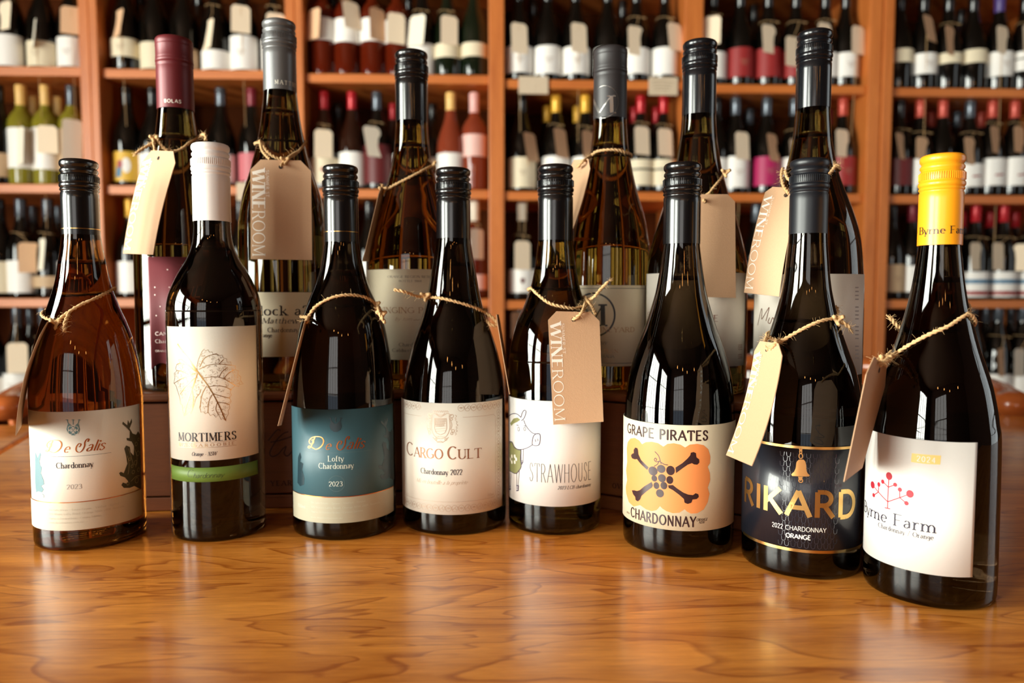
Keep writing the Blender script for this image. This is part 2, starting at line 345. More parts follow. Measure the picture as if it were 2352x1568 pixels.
class Cyl:
    """vertical cylinder surface; s = arc length from the side that faces -Y, v = height"""
    def __init__(self, ax, ay, r): self.a = (ax, ay); self.r = r
    def pt(self, s, z, off):
        p = s/self.r; R = self.r+off; return (self.a[0]+R*sin(p), self.a[1]-R*cos(p), z)
    def px(self, x, y):
        d = ray(x, y); A = d[0]**2+d[1]**2; B = -2*(d[0]*self.a[0]+d[1]*self.a[1]); C = self.a[0]**2+self.a[1]**2-self.r**2
        D = B*B-4*A*C
        t = (-B-sqrt(max(D, 0)))/(2*A); X, Y, Z = d[0]*t, d[1]*t, CAMH+d[2]*t
        return (self.r*atan2(X-self.a[0], self.a[1]-Y), Z)
class Sheet:
    """card given by four corners (TL, TR, BL, BR); u,v in metres from the top left, v negative downwards"""
    def __init__(self, TL, TR, BL, BR, bow=0.0):
        self.c = (TL, TR, BL, BR); self.bow = bow
        d = lambda a, b: sqrt(sum((a[i]-b[i])**2 for i in range(3)))
        self.w = (d(TL, TR)+d(BL, BR))/2; self.h = (d(TL, BL)+d(TR, BR))/2
        e1 = [TR[i]-TL[i]+BR[i]-BL[i] for i in range(3)]; e2 = [BL[i]-TL[i]+BR[i]-TR[i] for i in range(3)]
        n = (e1[1]*e2[2]-e1[2]*e2[1], e1[2]*e2[0]-e1[0]*e2[2], e1[0]*e2[1]-e1[1]*e2[0]); L = sqrt(sum(q*q for q in n))
        self.n = tuple(-q/L for q in n)
    def pt(self, u, v, off):
        a, b = u/self.w, -v/self.h; T = self.c; k = off+self.bow*4*b*(1-b)
        return tuple((1-b)*((1-a)*T[0][i]+a*T[1][i])+b*((1-a)*T[2][i]+a*T[3][i])+k*self.n[i] for i in range(3))

# ------------------------------------------------------------------ the bottles on the table
class Bottle: pass
CAPP = [(0,.0),(.0,.84),(.01,.93),(.028,.985),(.05,1.0),(.075,.985),(.092,.93),(.102,.9),(.112,.92),(.13,.975),(.15,.98),(.165,.93),(.178,.915),(.188,.96),
        (.198,1.0),(.285,1.0),(.296,.975),(.305,1.02),(.318,1.035),(.335,1.035),(.35,1.0),(.358,.965),(.37,1.0),(.385,1.01),(.398,.95),(.412,.95),(.425,.985),(.5,.985),(1.0,.99),(1.0,.93)]
CAPS = [(0,.0),(.0,.84),(.01,.93),(.03,.985),(.06,1.0),(.085,1.0),(.1,.985),(.112,1.0),(.125,1.0),(.14,.985),(.2,.99),(.27,.985),(.285,1.0),(.3,.985),(.315,1.01),(.34,1.01),
        (.35,.97),(.365,1.0),(.385,1.0),(.4,.97),(.415,.985),(.5,.985),(1.0,.99),(1.0,.93)]
BOT = {}
def make_bottle(key, base, prof, cap, glassm, capm, label, plane=0.0, smoothcap=False, segs=72):
    """base=(axis px, bottom px); prof=[(y px, half width px)] from the cap down; cap=(top y, bottom y, axis px, half width)"""
    B = Bottle(); B.key = key; bx, by = base
    hw = prof[-1][1]
    def half(pxc, py, h):
        a, b = ray(pxc-h, py), ray(pxc+h, py)
        return abs(atan2(a[0], a[1])-atan2(b[0], b[1]))/2
    p = at_z(bx, by, plane); D = sqrt(p[0]**2+p[1]**2)
    for _ in range(4):
        r = (D)*sin(half(bx, by, hw)); D = sqrt(p[0]**2+p[1]**2)+r
    k = D/sqrt(p[0]**2+p[1]**2); B.x, B.y = p[0]*k, p[1]*k; B.D = D; B.r = r
    def zat(py, pxc):
        d = ray(pxc, py); t = D/sqrt(d[0]**2+d[1]**2); return CAMH+d[2]*t
    ct, cb, cx, ch = cap
    axp = lambda y: cx+(bx-cx)*(y-ct)/(by-ct)
    P = [(zat(y, axp(y)), D*sin(half(axp(y), y, h))) for y, h in prof]
    zt, zb = zat(ct, cx), zat(cb, axp(cb)); rc = D*sin(half(cx, ct, ch)); B.ztop, B.zcap, B.rc = zt, zb, rc
    B.prof = P; B.base = plane
    P = [q for q in P if q[0] > plane+.03]+[(plane+.022, r)]
    P = [(zb+.012, P[0][1]*.97)] + P
    body = []
    zs = [q[0] for q in P]
    sm = catmull([(q[1], q[0]) for q in P], 5)
    sm = [(min(max(q[0], .005), r*1.002), q[1]) for q in sm]
    z0 = plane
    sm += [(r, z0+.012), (r*.998, z0+.004), (r*.985, z0+.0012), (r*.96, z0+.0004), (r*.8, z0+.0004), (r*.7, z0+.002), (r*.3, z0+.005), (.0008, z0+.005)]
    sm.sort(key=lambda q: 0)
    B.rof = lambda z: next((a[0]+(b[0]-a[0])*(z-a[1])/((b[1]-a[1]) or 1e-9) for a, b in zip(sm, sm[1:]) if (a[1]-z)*(b[1]-z) <= 0), r)
    root = empty('wine_bottle', (B.x, B.y, plane)); tag(root, label, 'wine bottle'); B.root = root
    loc = lambda V: [(x-B.x, y-B.y, z-plane) for x, y, z in V]
    V, F = lathe([(q[0], q[1]) for q in reversed(sm)], segs, (B.x, B.y, 0))
    link('glass_body', loc(V), F, glassm, root, True)
    H = zt-zb
    za = zb-.02-.012*((len(BOT)*7) % 3)/3; ia = [(B.rof(za)-.0028-.0022, za), (B.rof(za)-.0028, za+.0012)]+[(B.rof(za+(zb-.0005-za)*i/5)-.0028, za+(zb-.0005-za)*i/5) for i in range(1, 6)]+[(P[0][1]-.004, zb+.009)]
    V, F = lathe(ia, 48, (B.x, B.y, 0)); link('air_gap', loc(V), [tuple(reversed(f)) for f in F], G_CLEAR, root, True)
    pr = [(f*rc, zt-t*H) for t, f in (CAPS if smoothcap else CAPP)]; pr[0] = (.0005, zt)
    V, F = lathe(list(reversed(pr)), 72, (B.x, B.y, 0)); F = F[:-2]+[F[-1]]
    B.capo = link('screw_cap', loc(V), F, capm, root, True)
    m = B.capo.modifiers.new('e', 'EDGE_SPLIT'); m.split_angle = radians(50)
    if not smoothcap:
        parts = []
        for i in range(64):
            a = 2*pi*i/64; w = .028; z1, z2 = zt-.205*H, zt-.28*H
            vs = []
            for z in (z1, z2):
                for aa, rr in ((a-w, .985), (a-w*.5, 1.035), (a+w*.5, 1.035), (a+w, .985)):
                    vs.append((B.x+rc*rr*sin(aa), B.y-rc*rr*cos(aa), z))
            parts.append((vs, [(0,1,5,4), (1,2,6,5), (2,3,7,6), (0,3,2,1), (4,5,6,7)]))
        V, F = join(parts); link('knurling', loc(V), F, capm, B.capo)
    B.loc = loc; BOT[key] = B; return B
def children_local(B, o):
    """move a mesh built in room coordinates into its bottle's frame"""
    for v in o.data.vertices: v.co.x -= B.x; v.co.y -= B.y; v.co.z -= B.base
    return o
def label_on(B, name, left, right, top, bot, m, off=.00025, lw=0, rw=0, n=48, wave=None, lab=None):
    """paper label: left/right px at mid height, top=(px,py) and bot=(px,py) of its edges"""
    S = Cyl(B.x, B.y, B.r*1.0021)
    zt, zb = S.px(*top)[1], S.px(*bot)[1]; ym = (top[1]+bot[1])/2
    s0, s1 = S.px(left, ym)[0]-lw, S.px(right, ym)[0]+rw
    V, F = [], []
    for k in range(2):
        for j, z in enumerate((zb, zt)):
            for i in range(n+1):
                zz = z
                if wave and j == 0: zz = z+wave*max(0, sin(i/n*pi*3.2))
                V.append(S.pt(s0+(s1-s0)*i/n, zz, off if k == 0 else .00002))
    N = n+1
    for i in range(n): F.append((i, i+1, N+i+1, N+i))
    for i in range(n): F.append((i, 2*N+i, 2*N+i+1, i+1)); F.append((N+i, N+i+1, 3*N+i+1, 3*N+i))
    F.append((0, N, 3*N, 2*N)); F.append((n, 2*N+n, 3*N+n, N+n))
    o = children_local(B, link(name, V, F, m, B.root)); S.o = o; S.B = B; S.r += off
    me = o.data; me.polygons.foreach_set('use_smooth', [i < n for i in range(len(me.polygons))])
    if lab: o['label'] = lab
    return S
def art(S, name, m, draw, off=.00015, lab=None, parent=None):
    p = Pen(S, off); draw(p); o = children_local(S.B, p.build(name, m, parent or S.o))
    if lab: o['label'] = lab
    return o
def crop(ox, oy, sc): return lambda x, y: (ox+x/sc, oy+y/sc)
def TX(p, S, c, st, x0, x1, ref, h, **k):
    """text from crop x0 to x1; ref = crop point on the baseline; h = crop height of capitals"""
    if k.get('serif', True): k['tn'] = max(k.get('tn', .035), .06); k['wt'] = max(k.get('wt', .13), .14)
    r = c(*ref); z = S.px(*r)[1]; zh = S.px(r[0], r[1]-(c(0, h)[1]-c(0, 0)[1]))[1]
    p.text(st, S.px(c(x0, 0)[0], r[1])[0], S.px(c(x1, 0)[0], r[1])[0], z, zh-z, **k)
def PX(S, c, pts): return [S.px(*c(x, y)) for x, y in pts]

CBLK = mat('cap_black_gloss', (9,9,11), .24, coat=.35, noise=.05); CMAT = mat('cap_black_matte', (15,18,24), .4)
CSLV = mat('cap_graphite', (16,18,22), .22, metal=.25, coat=.3); CGRY = mat('cap_pewter', (112,112,112), .38, metal=.5, noise=.05)
CRED = mat('cap_maroon', (104,32,38), .4, metal=.15); CWHT = mat('cap_white', (238,232,228), .38); CYEL = mat('cap_yellow', (244,158,26), .35, coat=.1)
CCHR = mat('cap_charcoal', (44,41,42), .45)

b1 = make_bottle('b1', (213,1262), [(548,46),(600,55),(650,65),(700,82),(750,103),(800,118),(850,127),(900,132),(950,133),(1200,131)], (370,550,197,46), G_AMBER, CBLK,
    'amber wine bottle with white script label, black cap with gold line, leftmost on table')
b2 = make_bottle('b2', (506,1244), [(508,43),(545,45),(575,52),(600,64),(625,80),(650,93),(680,105),(710,110),(760,111),(1200,109)], (333,510,497,45), G_DARK, CWHT,
    'square-shouldered wine bottle with white cap and golden leaf label')
b3 = make_bottle('b3', (794,1242), [(555,40),(600,47),(650,60),(700,81),(750,98),(800,107),(850,114),(900,118),(950,119),(1200,119)], (382,557,791,41), G_BLACK, CBLK,
    'dark wine bottle with teal blue label and copper script, black cap')
b4 = make_bottle('b4', (1045,1231), [(557,40),(600,47),(640,54),(680,61),(720,71),(760,85),(800,98),(850,110),(900,117),(950,119),(1200,119)], (388,558,1043,40), G_BLACK, CBLK,
    'dark wine bottle with cream label bearing a crest and ornamental border')
b5 = make_bottle('b5', (1273,1231), [(551,40),(590,44),(625,49),(660,57),(700,71),(740,89),(780,100),(820,105),(860,106),(1200,105)], (381,553,1277,41), G_GOLD, CBLK,
    'olive wine bottle with a pig drawn on its white label')
b6 = make_bottle('b6', (1555,1282), [(559,42),(600,47),(640,53),(680,61),(740,79),(800,101),(850,115),(900,123),(960,127),(1230,127)], (376,561,1569,44), G_BLACK, CBLK,
    'dark wine bottle whose label shows grapes and crossed bones on orange')
b7 = make_bottle('b7', (1836,1330), [(556,46),(600,50),(640,54),(680,61),(740,77),(800,98),(850,117),(900,128),(960,136),(1020,139),(1280,139)], (367,558,1861,46), G_BLACK, CMAT,
    'black wine bottle with matte cap, black label and big gold lettering')
b8 = make_bottle('b8', (2128,1396), [(561,49),(610,55),(650,61),(700,71),(750,85),(800,101),(860,124),(900,136),(960,148),(1020,154),(1340,155)], (357,564,2163,54), G_BLACK, CYEL,
    'dark wine bottle with bright yellow cap, nearest and rightmost on table')
CT = 0.106     # crate top height
k1 = make_bottle('k1', (422,899), [(253,41),(300,47),(345,54),(400,66),(450,79),(500,92),(550,101),(600,105),(860,105)], (92,256,414,44), G_OLIVE, CRED,
    'green wine bottle with maroon cap and maroon starry label, on the crate', CT, True)
k2 = make_bottle('k2', (657,898), [(211,38),(260,43),(310,51),(350,60),(400,74),(450,90),(500,99),(560,103),(860,103)], (53,214,655,39), G_OLIVE, CGRY,
    'tall wine bottle with pewter grey cap and cream label, on the crate', CT)
k3 = make_bottle('k3', (951,895), [(279,37),(330,40),(370,45),(420,57),(460,71),(520,91),(570,102),(620,107),(860,107)], (121,282,949,38), G_GOLD, CBLK,
    'golden green wine bottle with black cap and pale label, middle of the crate row', CT)
k4 = make_bottle('k4', (1396,897), [(272,38),(330,42),(370,48),(410,56),(450,66),(500,81),(550,91),(600,96),(860,97)], (113,276,1394,39), G_GOLD, CCHR,
    'wine bottle with charcoal cap and big ringed M on cream label', CT, True)
k5 = make_bottle('k5', (1595,910), [(264,39),(310,42),(340,46),(390,55),(440,68),(500,88),(550,103),(600,114),(650,117),(870,117)], (97,267,1611,40), G_OLIVE, CSLV,
    'tall wine bottle with graphite cap standing behind the crossed bones bottle', CT)
k6 = make_bottle('k6', (1850,925), [(249,40),(300,44),(340,49),(400,63),(440,78),(480,94),(520,108),(560,117),(620,123),(680,126),(880,126)], (74,252,1874,42), G_OLIVE, CSLV,
    'tallest wine bottle with graphite cap, rearmost right above the matte capped bottle', CT)
# ------------------------------------------------------------------ table
def shifted(V, o): return [(x-o[0], y-o[1], z-o[2]) for x, y, z in V]
def slab(name, poly, z0, z1, m, parent=None, b=.004):
    """flat board with an outline in plan and softened edges"""
    n = len(poly); cx = sum(p[0] for p in poly)/n; cy = sum(p[1] for p in poly)/n
    def ins(k):
        return [(p[0]+(cx-p[0])/sqrt((cx-p[0])**2+(cy-p[1])**2)*k, p[1]+(cy-p[1])/sqrt((cx-p[0])**2+(cy-p[1])**2)*k) for p in poly]
    rings = [(ins(b), z0), (ins(b*.3), z0+b*.3), (poly, z0+b), (poly, z1-b), (ins(b*.3), z1-b*.3), (ins(b), z1)]
    V = [(p[0], p[1], z) for r, z in rings for p in r]; F = []
    for j in range(5):
        for i in range(n): k = (i+1) % n; F.append((j*n+i, j*n+k, (j+1)*n+k, (j+1)*n+i))
    F.append(tuple(reversed(range(n)))); F.append(tuple(5*n+i for i in range(n)))
    return link(name, V, F, m, parent)
t = empty('table', (0, .5, 0)); tag(t, 'honey coloured oak table with visible grain carrying the bottles', 'table')
def arcp(cx, cy, r, a0, a1, n=10): return [(cx+r*cos(radians(a0+(a1-a0)*i/n)), cy+r*sin(radians(a0+(a1-a0)*i/n))) for i in range(n+1)]
EA, EB = at_z(0, 1040, 0)[:2], at_z(77, 995, 0)[:2]; EC = (EB[0]+(EB[0]-EA[0])*.7, EB[1]+(EB[1]-EA[1])*.7)
poly = [(-.44, -.12), (1.15, -.12)] + arcp(1.07, 1.06, .08, 0, 90) + [(EC[0]+.04, 1.14), (EC[0]+.01, 1.135), (EC[0]-.0, 1.115), EB, EA, (-.50, .60)]
o = slab('tabletop', [(x, y-.5) for x, y in poly], -.032, 0, TABLE, t)
for x, y in ((-.36, .0), (1.05, .0), (-.52, .98), (1.05, .98)):
    V, F = lathe([(.026, -.75), (.03, -.6), (.036, -.2), (.038, -.032)], 16, (x, y-.5, 0)); link('leg', V, F, TABLE, t, True)
for a in ((-.36, 1.05, -.01, .015), (-.52, 1.05, .965, .99)):
    V, F = boxg(a[0], a[1], a[2]-.5, a[3]-.5, -.10, -.032); link('apron', V, F, TABLE, t)
# neighbouring table beyond the left corner
t = empty('side_table', (-1.1, 1.0, 0)); tag(t, 'plain pale wooden table beyond the left rear corner of the bottle table', 'table')
o = slab('tabletop', [(x+1.1, y-1.0) for x, y in [(-1.7, .40), (-.53, .40), (-.53, .60), (EA[0]-.012, EA[1]), (EB[0]-.012, EB[1]), (EC[0]-.014, 1.115), (EC[0]-.014, 1.135), (-1.7, 1.14)]], -.033, -.004, TABLE, t)
for x in (-.52, .28):
    for y in (-.5, .08):
        V, F = boxg(x-.02, x+.02, y-.02, y+.02, -.75, -.03); link('leg', V, F, TABLE, t)
# bentwood chairs whose curved top rails show beyond the table ends
def chair(cx, cy, rot, z, label, R=.27):
    c = empty('wooden_chair', (cx, cy, -.75)); tag(c, label, 'chair', 'curved rail chairs behind the table'); c.rotation_euler = (0, 0, rot)
    H = z+.75; V, F = [], []; n = 28
    sec = [(-.026, -.010), (-.030, .0), (-.026, .012), (-.010, .020), (.012, .020), (.026, .012), (.030, .0), (.026, -.010), (.012, -.016), (-.012, -.016)]
    for i in range(n+1):
        a = radians(-15+210*i/n)
        for dr, dz in sec: V.append(((R+dr)*cos(a), (R+dr)*sin(a), H+dz+.03*max(0, sin(a))))
    m = len(sec)
    for i in range(n):
        for j in range(m): k = (j+1) % m; F.append((i*m+j, i*m+k, (i+1)*m+k, (i+1)*m+j))
    F.append(tuple(reversed(range(m)))); F.append(tuple(n*m+j for j in range(m)))
    link('top_rail', V, F, RAILW, c, True)
    for i in range(9):
        a = radians(0+180*i/8)
        V, F = tube([(R*.86*cos(a), R*.86*sin(a), .45), (R*cos(a), R*sin(a), H-.01+.03*max(0, sin(a)))], .009, 8); link('spindle', V, F, RAILW, c, True)
    V, F = lathe([(.23, .42), (.255, .43), (.26, .445), (.25, .455), (.0008, .45)], 36); link('seat', V, F, RAILW, c, True)
    for a in (45, 135, 225, 315):
        a = radians(a); V, F = tube([(.19*cos(a), .19*sin(a), .43), (.25*cos(a), .25*sin(a), 0)], .017, 10); link('leg', V, F, RAILW, c, True)
chair(-.515, 1.37, .38, .010, 'wooden chair with curved rust brown top rail beyond left end of table', .3)
chair(.61, 1.33, -.36, .012, 'wooden chair with curved glossy top rail beyond right end of table', .3)

# ------------------------------------------------------------------ wine crates under the rear row
def crate(label, fx, fy, rot, L, D, lid_over=0.0):
    c = empty('wine_crate', (fx, fy, 0)); tag(c, label, 'crate'); c.rotation_euler = (0, 0, rot)
    h = CT; e = .0006
    V, F = boxg(0, L, -.004, D, h-.0075, h, .0022); link('sliding_lid', V, F, CRATEW, c)
    V, F = boxg(.0, L, 0, .011, .014, h-.0095, .0008); fp = link('front_panel', V, F, CRATEW, c)
    V, F = boxg(.0, L, .0005, .011, e, .0125, .0008); link('base_strip', V, F, CRATEW, c)
    V, F = boxg(.011, L-.011, .0115, D-.0115, .003, .009); link('bottom_board', V, F, CRATEW, c)
    V, F = boxg(.0, L, D-.011, D, e, h-.0095, .0008); link('back_panel', V, F, CRATEW, c)
    for x in (0, L-.0108):
        V, F = boxg(x, x+.0108, .0114, D-.0114, e, h-.0095, .0008); link('side_panel', V, F, CRATEW, c)
    return c, fp
class Plane:
    def __init__(self, c, fx, fy, rot): self.f = (fx, fy, rot)
    def pt(self, u, z, off): return (u, -off, z)
    def px(self, x, y):
        fx, fy, rot = self.f; d = ray(x, y); n = (sin(rot), -cos(rot))
        t = (fx*n[0]+fy*n[1])/(d[0]*n[0]+d[1]*n[1]); X, Y = d[0]*t-fx, d[1]*t-fy
        return (X*cos(rot)+Y*sin(rot), CAMH+d[2]*t)
BRAND = mat('burnt_brand', (60,24,12), .8)
rotL = radians(3.3); crL, fpL = crate('left pine wine crate with burnt script, under three of the rear bottles', -.335, .654, rotL, .352, .20)
rotR = radians(-33.2)
fx, fy = -.335*.837+.602*.547, .335*.547+.602*.837
crR, fpR = crate('right pine wine crate turned at an angle, under the three right rear bottles', fx, fy, rotR, .335, .18)
S = Plane(crL, -.335, .654, rotL); p = Pen(S, .0004); c = crop(580, 860, 4.126)
def PXP(S, c, pts): return [S.px(*c(x, y)) for x, y in pts]
for P in ([(265,530),(240,520),(200,560),(150,625)], [(340,540),(290,560),(230,620),(180,700),(165,750),(190,775),(240,755),(290,700)], [(290,700),(320,680),(300,740),(330,770),(380,720),(420,640)], [(170,640),(230,630),(330,600),(440,560)],
          [(60,600),(90,560),(70,700),(40,760)]):
    p.line(PXP(S, c, P), .0011, True)
z = S.px(*c(200, 1050))[1]; p.text('YEAR', S.px(*c(175, 1050))[0], S.px(*c(372, 1050))[0], z, .0042, wt=.2, tn=.1, serif=True, track=.35)
p.build('branded_lettering', BRAND, fpL)
S = Plane(crR, fx, fy, rotR); p = Pen(S, .0004); c = crop(1360, 860, 4.125)
z = S.px(*c(200, 1072))[1]; p.text('OVER', S.px(*c(195, 1072))[0], S.px(*c(350, 1072))[0], z, .0042, wt=.22, tn=.12, serif=True, track=.35)
p.build('branded_lettering', BRAND, fpR)

# ------------------------------------------------------------------ labels of the front row
# -- bottle 1
c = crop(0, 880, 3.7325); B = b1
S = label_on(B, 'front_label', 84, 324, (205, 943), (205, 1214), PAPER, lw=.012)
z = S.px(*c(650, 1020))[1]; zb = S.px(205, 1214)[1]; sL, sR = S.px(76, 1080)[0]-.012, S.px(324, 1080)[0]
BEIGE = mat('label_beige', (206,196,176), .45, noise=.03, nscale=600)
def band(p, s0, s1, z0, z1, n=40):
    p._add([(s0+(s1-s0)*i/n, z) for z in (z0, z1) for i in range(n+1)], [(i, i+1, n+2+i, n+1+i) for i in range(n)])
art(S, 'lower_band', BEIGE, lambda p: band(p, sL, sR, zb, z), .00012)
art(S, 'copper_line', COPPER, lambda p: band(p, sL, sR, z-.0002, z+.0004), .0002)
def script(p, S, c, x0, x1, ref, h):
    TX(p, S, c, '\x01', x0, x0+(x1-x0)*.26, ref, h, wt=.1, tn=.045, serif=False, slant=.25)
    TX(p, S, c, 'e', x0+(x1-x0)*.27, x0+(x1-x0)*.36, ref, h*.8, wt=.1, tn=.045, serif=False, slant=.4)
    TX(p, S, c, '\x02', x0+(x1-x0)*.49, x0+(x1-x0)*.64, ref, h, wt=.1, tn=.045, serif=False, slant=.3)
    TX(p, S, c, 'alis', x0+(x1-x0)*.64, x0+(x1-x0)*.95, ref, h*.92, wt=.11, tn=.035, serif=False, slant=.4, track=.04)
art(S, 'script_lettering', COPPER, lambda p: script(p, S, c, 400, 920, (640, 590), 100))
GREY = mat('ink_grey', (120,114,112), .5); DGREY = mat('ink_dark_grey', (56,52,58), .5)
def f(p):
    TX(p, S, c, 'Chardonnay', 482, 800, (640, 725), 48, wt=.12, tn=.05)
    p.line([(S.px(*c(370, 622))[0], S.px(*c(640, 625))[1]), (S.px(*c(955, 622))[0], S.px(*c(640, 625))[1])], .0002)
art(S, 'wine_lettering', DGREY, f)
art(S, 'year_lettering', mat('ink_pale_grey', (168,162,158), .5), lambda p: TX(p, S, c, '2023', 572, 703, (640, 905), 38, wt=.11, tn=.05))
def rows(p, c, x0, lines):
    for st, x1, yy, h in lines: TX(p, S, c, st, x0, x1, (640, yy), h, wt=.09, tn=.05, serif=False)
art(S, 'small_print', mat('ink_faint', (176,166,146), .5), lambda p: rows(p, c, 425, [('De Salis Wines - Estate Grown - Vinified - Bottled', 1020, 1090, 16), ('125 Mount Lofty Road, Orange NSW 2800, Australia', 1065, 1125, 17), ('Approx 7.5 Standard Drinks - Contains Sulphites', 870, 1163, 15), ('www.desaliswines.com.au', 715, 1198, 15)]))
def crest(p, S, c, cx, cy, w, h):
    q = lambda pts: PX(S, c, [(cx+a*w, cy+b*h) for a, b in pts])
    p.fill(q([(-.42, -.2), (-.3, -.28), (-.1, -.1), (.1, -.1), (.3, -.28), (.42, -.2), (.5, .1), (.4, .34), (.12, .5), (-.12, .5), (-.4, .34), (-.5, .1)]), .0003)
    for a in (-.38, 0, .38):
        p.line(q([(a*1.2, -.55), (a*.9, -.2)]), .0006); p.line(q([(a*1.2-.12, -.52), (a*1.2+.12, -.5)]), .0003)
TEAL = mat('ink_teal', (88,122,126), .5)
art(S, 'crest', TEAL, lambda p: crest(p, S, c, 628, 380, 115, 130))
def detail(p):
    for a, b in ((-.2, .05), (.2, .05), (-.2, .28), (.2, .28), (0, .16)):
        p.ring(S.px(*c(628+a*115, 380+b*130)), .0016, .0018, .00025, 12)
art(S, 'crest_detail', PAPER, detail, .0003)
OLV = mat('ink_olive', (74,68,44), .5)
beast = [(1085,380),(1048,350),(1052,328),(1090,360),(1095,312),(1108,345),(1128,300),(1130,335),(1110,385),(1135,430),(1165,440),(1182,410),(1200,440),(1208,905),(1190,900),(1150,880),(1110,896),(1060,896),(1040,872),(1052,850),(1080,860),(1098,840),(1070,806),(1030,792),(1020,768),(1036,758),(1060,770),(1075,730),(1090,690),(1080,620),(1064,560),(1080,532),(1112,545),(1118,590),(1145,620),(1148,540),(1128,500),(1086,488),(1084,468),(1110,470),(1112,410)]
art(S, 'beast_emblem', OLV, lambda p: p.fill(PX(S, c, beast), .00025))
def curls(p):
    for x, y, r in ((1165,520,12),(1180,600,16),(1160,680,15),(1185,740,13),(1140,760,12),(1170,830,18),(1110,650,9),(1185,480,9),(1095,860,9),(1130,710,9)):
        p.ring(S.px(*c(x, y)), r*.00012, r*.00012, .0003, 12)
    for P in ([(1090,620),(1105,700),(1095,780)], [(1150,560),(1172,640),(1160,720)], [(1120,840),(1160,800),(1195,790)], [(1100,560),(1125,640),(1140,700)]): p.line(PX(S, c, P), .00035, True)
art(S, 'emblem_highlights', mat('ink_sand', (176,160,118), .5), curls, .0003)
blue = [(303,585),(322,640),(340,600),(345,590),(352,610),(340,665),(345,700),(360,720),(352,770),(375,830),(380,865),(355,880),(376,910),(360,935),(330,925),(310,935),(303,850)]
art(S, 'blue_beast_emblem', mat('ink_blue', (96,132,140), .5), lambda p: (p.fill(PX(S, c, blue), .0003), p.line(PX(S, c, [(362,945),(378,960),(376,980)]), .0005)))
# -- bottle 2
c = crop(360, 700, 2.8); B = b2
S = label_on(B, 'front_label', 393, 591, (488, 750), (488, 1057), PAPER, lw=.004)
S0 = S
LG = mat('ribbon_green', (104,132,54), .5, noise=.03); SG = label_on(B, 'green_band', 399, 592, (488, 1073), (488, 1106), LG, lw=.004)
art(S, 'brand_lettering', INK, lambda p: TX(p, S, c, 'MORTIMERS', 142, 512, (330, 876), 52, wt=.17, tn=.04, track=.2))
def f(p):
    TX(p, S, c, 'KANGAROOBIE', 147, 500, (330, 910), 18, wt=.1, tn=.05, track=.6)
    for y in (884, 917): a, b = S.px(*c(142, y)), S.px(*c(512, y)); z = S.px(*c(330, y))[1]; p.line([(a[0], z), (b[0], z)], .0002)
art(S, 'estate_lettering', GOLD, f)
art(S, 'origin_lettering', DGREY, lambda p: TX(p, S, c, 'Orange - NSW', 225, 383, (310, 970), 24, wt=.13, tn=.05, slant=.25))
def f(p):
    S = SG; TX(p, S, c, 'C', 195, 232, (310, 1108), 48, wt=.04, tn=.03, serif=False, slant=.25); TX(p, S, c, 'hardonnay', 232, 430, (330, 1112), 32, wt=.07, tn=.05, serif=False, slant=.4, track=.02)
art(SG, 'script_lettering', mat('ink_moss', (40,48,34), .5), f)
outl = [(262,428),(258,395),(268,350),(282,318),(290,300),(305,283),(312,296),(330,288),(338,304),(355,302),(362,318),(385,312),(392,328),(420,322),(428,342),(448,346),(452,368),(475,366),(480,388),(505,392),(505,415),(525,425),(520,446),(540,462),(538,485),(556,508),(530,512),(528,526),(505,518),(480,540),(472,560),(480,580),(468,598),(478,622),(466,640),(470,662),(458,680),(462,700),(448,722),(446,748),(425,728),(415,738),(396,705),(380,722),(362,702),(345,712),(330,690),(312,700),(300,686),(285,690),(275,660),(285,620),(282,585)]
outr = [(262,432),(235,410),(205,385),(180,370),(160,350),(140,352),(150,372),(128,385),(122,410),(130,425),(112,440),(118,470),(110,500),(125,520),(132,545),(142,575),(150,605),(152,635),(165,645),(166,680),(175,715),(195,702),(215,700),(228,675),(240,640),(252,600),(275,570),(285,540)]
veins = [[(262,430),(330,520),(390,625),(442,742)],[(270,415),(330,388),(400,380),(480,388)],[(275,400),(310,340),(370,318),(400,322)],[(290,470),(370,462),(430,475),(505,518)],[(330,525),(390,520),(440,528),(478,545)],[(358,570),(410,585),(470,600)],[(385,625),(430,630),(465,640)],[(358,575),(335,620),(328,690)],[(320,520),(290,580),(278,660)],[(388,630),(380,670),(395,705)],
         [(262,440),(235,520),(205,600),(178,700)],[(258,435),(205,455),(150,480),(112,505)],[(255,430),(200,392),(160,375),(130,382)],[(245,470),(190,520),(150,575)],[(225,530),(235,600),(230,660)],[(205,455),(170,430),(125,420)],[(400,380),(430,350)],[(430,475),(460,440),(500,415)],[(400,465),(420,430),(455,400)]]
def inside(q, P):
    r = False; n = len(P)
    for i in range(n):
        a, b = P[i], P[(i+1) % n]
        if (a[1] <= q[1]) != (b[1] <= q[1]) and q[0] < a[0]+(b[0]-a[0])*(q[1]-a[1])/(b[1]-a[1]): r = not r
    return r
def f(p):
    p.line(PX(S0, c, outl), .00028); p.line(PX(S0, c, outr), .00028)
    for i, v in enumerate(veins): p.line(PX(S0, c, v), .00075 if i in (0, 10) else .00045, True)
    p.line(PX(S0, c, [(134,250),(150,275),(205,350),(265,432),(300,480)]), .0010, True)
    R = random.Random(3)
    for k in range(650):
        x, y = R.uniform(115, 550), R.uniform(285, 740)
        if not (inside((x, y), outl) or inside((x, y), outr)): continue
        a = R.uniform(0, 6.3); P = [(x, y)]
        for j in range(2): a += R.choice((-1.1, 0, 1.1)); x += 8*cos(a); y += 8*sin(a); P.append((x, y))
        if inside(P[-1], outl) or inside(P[-1], outr): p.line(PX(S0, c, P), .00016)
art(S, 'leaf_emblem', mat('foil_leaf', (206,160,96), .3, metal=1), f)
